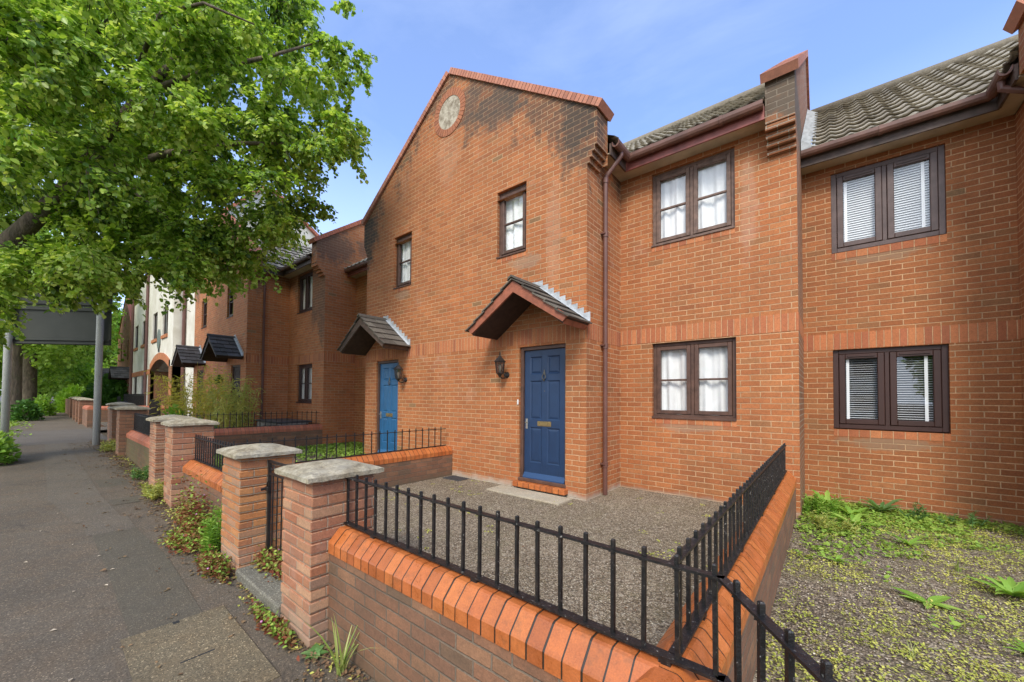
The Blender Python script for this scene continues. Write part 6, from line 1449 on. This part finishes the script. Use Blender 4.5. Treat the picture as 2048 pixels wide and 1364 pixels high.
# ground cover (uncountable) ------------------------------------------------
def cover(name, label, cat, pts, size, mat, seed, width=.6, up=.6, per=5, spread=.03, lift=.0):
    rs = np.random.default_rng(seed); P = np.repeat(np.array(pts), per, axis=0); n = len(P)
    P = P+np.c_[rs.normal(0,spread,n), rs.normal(0,spread,n), rs.uniform(0,lift+.004,n)]
    d = unit(np.c_[rs.normal(size=(n,2)), rs.uniform(0,up,n)]); T_ = d*(size*rs.uniform(.5,1.4,size=(n,1))); N_ = unit(rs.normal(size=(n,3))*.35+[0,0,1])
    tone = np.repeat(rs.uniform(0,1,len(pts)), per)
    o = leaf_mesh(name, P, T_, N_, width, np.clip(tone*.6+rs.uniform(0,.4,n),0,1), M[mat]); o['kind'] = 'stuff'; o['label'] = label; o['category'] = cat; return o
def vn(x, y, s, seed=0):
    """smooth value noise"""
    def h(i, j): return (math.sin(i*127.1+j*311.7+seed*74.7)*43758.5453) % 1.0
    x, y = x*s, y*s; i, j = math.floor(x), math.floor(y); u, v = x-i, y-j; u, v = u*u*(3-2*u), v*v*(3-2*v)
    return (h(i,j)*(1-u)+h(i+1,j)*u)*(1-v)+(h(i,j+1)*(1-u)+h(i+1,j+1)*u)*v
def scatter(n, x0, x1, y0, y1, z, fn, seed):
    rs = random.Random(seed); out = []
    for _ in range(n):
        x, y = rs.uniform(x0,x1), rs.uniform(y0,y1)
        if rs.random() < fn(x,y): out.append((x, y, z(x) if callable(z) else z))
    return out
def fbm(x, y, s, sd=0): return vn(x,y,s,sd)*.5+vn(x,y,s*2.1,sd+1)*.3+vn(x,y,s*4.7,sd+2)*.2
near = lambda x, y: max(0, 1-(y-1.0)/7)
cover('stonecrop', 'yellow green stonecrop creeping over the right garden gravel', 'ground cover',
    scatter(20000, -.29, 3.2, .9, 7.2, .175, lambda x,y: .95*max(0,min(1,(fbm(x,y,1.6,3)*.6+fbm(x,y,6.5,8)*.4-.455+.03*max(0,y-4))*7))**1.1+.06+(.45 if x < -.05-.1*vn(x,y,3,5) and y < 3.6 else 0), 51), .015, 'moss', 52, per=5, spread=.018, lift=.014)
cover('creeping_weeds', 'fresh green creeping weeds along the back of the right garden', 'ground cover',
    scatter(7500, -.26, 3.2, 3.6, 7.2, .175, lambda x,y: (.9 if y > 6.75 else 0)+max(0,min(1,(fbm(x,y,1.1,9)-.50)*6))*(.25+.75*max(0,(y-4.2)/3))+(.8 if x < .75-.5*vn(x,y,2,3) and y > 5.3+.5*vn(x,y,2,7) else 0), 53), .036, 'greenc', 54, per=5, spread=.026, lift=.03)
cover('gravel_weeds', 'tiny yellow weeds dotted over the gravel front garden', 'ground cover',
    scatter(1500, -5.2, -.55, 1.5, 5.9, GA+.003, lambda x,y: .03+max(0,(fbm(x,y,1.5,5)-.60)*3.0), 55), .020, 'moss', 56, per=6, spread=.02, lift=.01)
cover('garden_weeds', 'green and yellow weeds in the garden by the lighter blue door', 'ground cover',
    scatter(4200, -10.7, -5.6, 1.6, 5.9, .265, lambda x,y: .25+max(0,(fbm(x,y,.9,2)-.45)*4)+(.6 if y > 4.3 else 0), 57), .055, 'greenc', 58, per=6, spread=.05, lift=.05)
wl = lambda x, y: math.exp(-((y-1.13)/.10)**2)
cover('dry_litter', 'reddish brown dry leaf litter along the foot of the pillars and walls', 'leaf litter',
    scatter(9000, -16, -1.9, .35, 1.24, lambda x: gz(x)+.006, lambda x,y: (math.exp(-((1.14-y)/(.09 if x > -4.2 else .17))**2) if y < 1.24 else 0)*(.35+fbm(x,y,2,4)) + .012, 61), .024, 'litter', 62, per=4, spread=.018, lift=.008, up=.3)
cover('creeping_moss', 'patchy green and yellow moss in the joint between pavement and walls', 'ground cover',
    scatter(3600, -16, -1.9, .5, 1.24, lambda x: gz(x)+.006, lambda x,y: math.exp(-((1.17-y)/.09)**2)*max(0,min(1,(fbm(x,y,1.4,14)-.40)*4)), 63), .024, 'moss', 64, per=5, spread=.02, lift=.012)
cover('moss_verge', 'grass and moss on the verge around the street trees', 'ground cover',
    scatter(2600, -42, -13, -1.7, -.2, lambda x: gz(x)+.0, lambda x,y: .4 if y < -.55-.1*math.sin(x) else .05, 65), .09, 'greenc', 66, per=5, spread=.08, lift=.04)

def tuft(name, label, x, y, z, n, L, mat, seed, spread=.5, width=.06, cat='weed', r=.02):
    """grass-like tuft of arching blades"""
    rs = random.Random(seed); mb = MB()
    for k in range(n):
        a = rs.uniform(0,6.28); l = L*rs.uniform(.5,1.1); sp = spread*rs.uniform(.3,1.2); bx, by = x+rs.uniform(-r,r), y+rs.uniform(-r,r); w = l*width*.25; pts = []
        for i in range(6):
            t_ = i/5; q = l*sp*t_**1.5; pts.append(Vector((bx+math.cos(a)*q, by+math.sin(a)*q, z+l*(t_-.38*sp*t_**2.4))))
        s = Vector((-math.sin(a), math.cos(a), 0)); c = rs.random()
        for i in range(5):
            w0, w1 = w*(1-(i/5)**2), w*(1-((i+1)/5)**2); mb.poly([pts[i]-s*w0, pts[i]+s*w0, pts[i+1]+s*w1, pts[i+1]-s*w1], c)
    o = mb.build(name, M[mat], None, normals=False); tag(o, label, cat); return o
def rosette(label, x, y, z, n, L, mat, seed, width=.42, up=.45, toothed=False, name='broad_leaf_weed', cat='weed', group=None, curl=.5):
    rs = random.Random(seed); mb = MB()
    for k in range(n):
        a = 6.283*k*.382+rs.uniform(-.3,.3); l = L*rs.uniform(.6,1.1); e = up*rs.uniform(.5,1.3); s = Vector((-math.sin(a), math.cos(a), 0)); c = rs.random(); pts = []; m_ = 8
        for i in range(m_+1):
            t_ = i/m_; q = l*t_; zz = l*(e*t_-curl*e*1.1*t_**2.2); pts.append(Vector((x+math.cos(a)*q, y+math.sin(a)*q, z+.006+max(0,zz))))
        for i in range(m_):
            W = lambda t_: l*width*.5*(math.sin(math.pi*min(1,t_**.75*.94+.05)))*(1-(.30*((i % 2) if toothed else 0)))
            w0, w1 = W(i/m_), W((i+1)/m_)*(1-(.35 if toothed and i % 2 == 0 else 0)); lift = Vector((0,0,.18*w0)); l2 = Vector((0,0,.18*w1))
            mb.poly([pts[i], pts[i]+s*w0+lift, pts[i+1]+s*w1+l2, pts[i+1]], c); mb.poly([pts[i]-s*w0+lift, pts[i], pts[i+1], pts[i+1]-s*w1+l2], c)
    o = mb.build(name, M[mat], None, normals=False); tag(o, label, cat, group); return o
Z = .172
rosette('single broad leaved weed lying open on the gravel in the middle of the right garden', .545,4.05,Z,6,.20,'weed',71,.36,.30)
rosette('pale toothed weed at the right edge of the right garden', 1.05,4.60,Z,22,.28,'weed',72,.24,.75,True)
rosette('smaller toothed weed at the lower right edge of the right garden', .92,3.55,Z,15,.17,'weed',73,.26,.7,True)
rosette('leafy weed in the corner by the party wall and the right house', -.02,6.75,Z,22,.30,'weed',74,.24,1.0,True)
rosette('spreading weed below the left end of the plastic window', .22,6.45,Z,20,.30,'weed',75,.26,.85,True)
rosette('drooping broad weed beyond the end of the garden wall', .22,5.95,Z,18,.26,'weed',76,.28,.8,True)
rosette('weed against the right house wall under the middle of the window', .52,6.92,Z,18,.27,'weed_dk',77,.30,1.1,True)
rosette('toothed weed halfway up the right garden', .62,5.55,Z,18,.20,'weed',78,.26,.7,True)
rosette('small weed near the foreground coping in the right garden', .05,4.55,Z,14,.15,'weed',79,.26,.7,True)
rosette('little weed in the gravel front corner behind the railing', -.70,1.75,GA,8,.07,'weed',80,.5,.5)
tuft('tall_weed', 'thin flowering stalk leaning against the right house wall', .13,6.95,Z,4,.55,'grassy',81,.35,.03)
rosette('flat blue green weed between the near pillar and the foreground wall', -2.50,1.13,.0,9,.085,'weed_dk',82,.6,.55)
tuft('grass_tuft', 'pale grass tuft growing at the foot of the foreground wall', -2.22,1.16,.0,26,.34,'grassy',83,.75,.075)
rosette('small bright weed below the foreground wall near the bottom edge', -1.98,1.12,.0,6,.10,'weed',84,.6,.9)
def stalky(label, x, y, z, n, h, mat, seed, r=.1, ls=.075, per=34, name='tall_weed'):
    t = thing(name, label, 'weed', (x,y,z)); rs = np.random.default_rng(seed); st = MB(); B_=[];T_=[]
    for k in range(n):
        bx, by = x+rs.uniform(-r,r), y+rs.uniform(-r*.5,r*.5); hh = h*rs.uniform(.5,1.05); lx, ly = rs.normal(0,.06), rs.normal(0,.04)
        st.tube([(bx,by,z),(bx+lx*.5,by+ly*.5,z+hh*.5),(bx+lx,by+ly,z+hh)], [.005,.004,.002], 5, cap=False)
        for j in range(per):
            s_ = rs.uniform(.08,1); a = rs.uniform(0,6.28); B_.append((bx+lx*s_, by+ly*s_, z+hh*s_)); T_.append(unit(np.array([math.cos(a), math.sin(a), .55]))*ls*(1.15-.5*s_)*rs.uniform(.7,1.2))
    st.build('stems', M[mat], t, normals=False); n_ = len(B_)
    leaf_mesh('leaves', np.array(B_), np.array(T_), unit(rs.normal(size=(n_,3))*.3+[0,0,1]), .26, rs.uniform(0,1,n_), M[mat], t, broad=.3); return t
stalky('tall leafy green weed against the orange pillar left of the gate', -4.74,1.13,.08,13,.46,'weed',91,.17,.085,44)
stalky('sprawling yellow green weed between the two far left pillars', -7.45,1.12,.17,16,.24,'bamboo_g',92,.26,.075,40)
stalky('small green weed at the foot of the mossy wall', -8.9,1.12,.21,12,.22,'weed_dk',93,.22,.07,30)
stalky('yellow weed between the dark pillars behind the right post', -13.1,1.05,.32,12,.25,'bamboo_g',94,.3,.08,30)
M['straw'] = leaf_mat('straw', [(.30,.24,.13),(.42,.35,.20),(.24,.17,.10)], .1, .9)
def herb(label, x, y, z, rx, ry, h, n, seed, mix=(.7,.3)):
    t = thing('red_herb', label, 'weed', (x,y,z), 'red stemmed herbs along the pavement edge'); rs = np.random.default_rng(seed)
    p = np.c_[rs.normal(0,.45,n)*rx, rs.normal(0,.4,n)*ry, np.abs(rs.normal(0,.45,n))*h]; B_ = np.array([x,y,z])+p
    T_ = unit(rs.normal(size=(n,3))*[1,1,.5]+[0,0,.3])*.030*rs.uniform(.6,1.5,size=(n,1)); leaf_mesh('leaves', B_, T_, unit(rs.normal(size=(n,3))*.5+[0,0,1]), .55, rs.uniform(0,1,n), M['redweed'], t)
    k = n//4; B2 = np.array([x,y,z+.02])+p[:k]*1.05; T2 = unit(rs.normal(size=(k,3))*[1,1,.5]+[0,0,.4])*.032; leaf_mesh('green_leaves', B2, T2, unit(rs.normal(size=(k,3))*.5+[0,0,1]), .6, rs.uniform(0,1,k), M['greenc'], t)
    f = MB()
    for j in range(max(3, n//260)):
        q = B_[rs.integers(0,n)]; f.lathe([(.002,q[2]+.02),(.009,q[2]+.026),(.007,q[2]+.032)], q[0], q[1], 6)
    f.build('flowers', M['pink'], t)
M['pink'] = simple('pink_flower', (.62,.26,.48), .7)
herb('red stemmed herb with pink flowers below the short orange coped wall', -5.45,1.12,.10,.55,.12,.42,2400,101)
herb('low red herb spilling onto the pavement before the short wall', -5.15,.98,.09,.40,.14,.08,1300,102)
herb('red herb with pink flowers at the foot of the orange pillar', -4.25,1.03,.06,.30,.10,.13,1300,103)
herb('red herb growing on the threshold under the iron gate', -3.75,1.34,.125,.34,.12,.12,1200,104)
herb('small rusty herb at the base of the nearest pillar', -3.0,1.06,.02,.30,.06,.05,900,105)
stalky('upright leafy weed in the back corner of the right garden', -.05,6.3,Z,16,.26,'weed',111,.22,.07,30)
stalky('clump of upright weeds beside the long garden wall', .0,5.6,Z,14,.20,'bamboo_g',112,.2,.06,28)
stalky('upright weeds under the right end of the plastic window', 1.05,6.85,Z,14,.18,'weed_dk',113,.3,.06,26)
tuft('grass_tuft', 'dry grass tuft in the middle of the right garden', .85,5.0,Z,22,.16,'grassy',114,.8,.06)
tuft('grass_tuft', 'small grass tuft near the bottom edge of the right garden', .35,3.15,Z,18,.11,'grassy',115,.8,.06)
cover('dead_stems', 'dry straw coloured stems lying over the right garden', 'ground cover', scatter(900, -.28, 3, 1.2, 7.1, .18, lambda x,y: .5, 116), .06, 'straw', 117, width=.045, per=3, spread=.04, lift=.02, up=.3)
cover('dead_stems', 'dry stems and leaf scraps along the edges of the gravel front garden', 'leaf litter', scatter(5000, -5.25, -.55, 1.5, 5.9, GA+.004, lambda x,y: .02+.5*math.exp(-min(x+5.28, abs(x+.55), abs(y-1.5), abs(y-(4.78 if x < -2.6 else 5.92)))/.07), 118), .022, 'litter', 119, width=.4, per=3, spread=.03, lift=.006, up=.3)
# a few pale fallen leaves on the tarmac
rs_ = random.Random(5)
fl = [(-4.55,.40),(-4.9,.47),(-5.35,.42),(-4.62,.22),(-4.0,.12),(-3.3,.16),(-5.9,.25),(-6.6,.05),(-4.3,.95),(-5.6,-.02),(-7.3,.2),(-3.95,.98)]
for i, (x, y) in enumerate(fl):
    m_ = MB(); a = rs_.uniform(0,6.28); l = .035; c_, s_ = math.cos(a), math.sin(a); P = [(0,0,.004),(.4,.28,.010),(1,0,.006),(.5,-.26,.012)]
    m_.poly([(x+(u*c_-v*s_)*l, y+(u*s_+v*c_)*l, gz(x)+w+.003) for u, v, w in P]); o = m_.build('fallen_leaf', M['fallen'] if 'fallen' in M else M.setdefault('fallen', simple('fallen_leaf_pale', (.50,.42,.30), .8)), None, normals=False)
    tag(o, 'small pale fallen leaf lying on the dark tarmac', 'leaf', 'pale fallen leaves on the pavement')

def stones(name, label, pts, mat, seed, s0=.004, s1=.009):
    rs = np.random.default_rng(seed); P = np.array(pts); n = len(P); s = rs.uniform(s0, s1, (n,1)); a = rs.uniform(0, 6.28, n)
    ca, sa = np.cos(a), np.sin(a); v = np.empty((n,6,3)); rx, ry, rz = s[:,0]*rs.uniform(.8,1.5,n), s[:,0]*rs.uniform(.6,1.1,n), s[:,0]*rs.uniform(.4,.8,n)
    for k, (u, w, h) in enumerate(((1,0,.2),(.1,1,0),(-1,.1,.1),(0,-1,.3),(.2,.1,1),(0,0,-1))):
        v[:,k,0] = P[:,0]+(u*rx*ca-w*ry*sa); v[:,k,1] = P[:,1]+(u*rx*sa+w*ry*ca); v[:,k,2] = P[:,2]+h*rz
    fs = np.array([0,1,4, 1,2,4, 2,3,4, 3,0,4, 1,0,5, 2,1,5, 3,2,5, 0,3,5])
    me = bpy.data.meshes.new(name); me.vertices.add(n*6); me.vertices.foreach_set('co', v.reshape(-1))
    me.loops.add(n*24); me.loops.foreach_set('vertex_index', (np.arange(n)[:,None]*6+fs[None,:]).reshape(-1))
    me.polygons.add(n*8); me.polygons.foreach_set('loop_start', np.arange(n*8)*3); me.polygons.foreach_set('loop_total', np.full(n*8,3))
    at = me.attributes.new('rnd', 'FLOAT', 'FACE'); at.data.foreach_set('value', np.repeat(rs.uniform(0,1,n), 8))
    me.update(calc_edges=True); me.validate(); me.materials.append(mat); o = bpy.data.objects.new(name, me); link(o); o['kind'] = 'stuff'; o['label'] = label; o['category'] = 'gravel'; return o
ts = NT('loose_stone', .9); ts.base(ts.mix(1.0, ts.ramp(ts.attr('rnd'), [(0,(.13,.09,.055)),(.3,(.27,.20,.13)),(.6,(.38,.30,.205)),(.85,(.48,.40,.29)),(1,(.66,.60,.48))]), ts.ramp(ts.noise(ts.obj(), 120, 2), [(.3,.8),(.7,1.15)]), 'MULTIPLY')); M['stone_loose'] = ts.m
stones('gravel_stones', 'loose pale chippings over the gravel front garden', scatter(26000, -5.25, -.55, 1.5, 4.75, GA+.004, lambda x,y: .9, 201)+scatter(5000, -2.5, -.5, 4.75, 5.9, GA+.004, lambda x,y: .9, 202), M['stone_loose'], 203, .003, .007)
stones('gravel_stones', 'loose chippings between the weeds of the right garden', scatter(20000, -.29, 3.2, .9, 7.15, .176, lambda x,y: .8, 204), M['stone_loose'], 205)

# across the road, mirrored in the window panes
def mirror_house(label, x0, x1, y, h, mat):
    t = thing('house_across_road', label, 'house', ((x0+x1)/2, y, -.1)); mb = MB(); hs = [(x0+.8,x0+1.8,1,2.1),(x1-1.8,x1-.8,1,2.1),(x0+.8,x0+1.8,3.3,4.3),(x1-1.8,x1-.8,3.3,4.3)]
    mb.box(x0, x1, y-6, y, -.1, h); mb.build('wall', M[mat], t)
    for a, b, c, d in hs: g = MB(); g.box(a, b, y-.02, y+.02, c, d); g.build('window', M['carglass'], t)
    r_ = MB(); r_.mesh([(x0-.3,y+.3,h-.1),(x1+.3,y+.3,h-.1),(x1+.3,y-6.3,h-.1),(x0-.3,y-6.3,h-.1),(x0-.3,y-3,h+2.4),(x1+.3,y-3,h+2.4)], [(0,1,5,4),(2,3,4,5),(1,2,5),(3,0,4)]); r_.build('roof', M['tileB'], t)
mirror_house('pale rendered house across the road, mirrored in the right house windows', -1.5, 3.2, -21, 4.6, 'render')
mirror_house('brick house across the road, mirrored in the bay windows', -15, -6.5, -23, 5.0, 'brickB')
far_tree(6.2,-19,-.1, 8, 2.6, .25, 'garden tree across the road mirrored in the right window pane', seed=41, low=.12, leafsize=.3, name='garden_tree', n=34, per=120)
far_tree(-4.2,-20,-.1, 7, 2.0, .25, 'garden tree across the road mirrored in the bay windows', seed=42, low=.12, leafsize=.3, name='garden_tree', n=30, per=120)
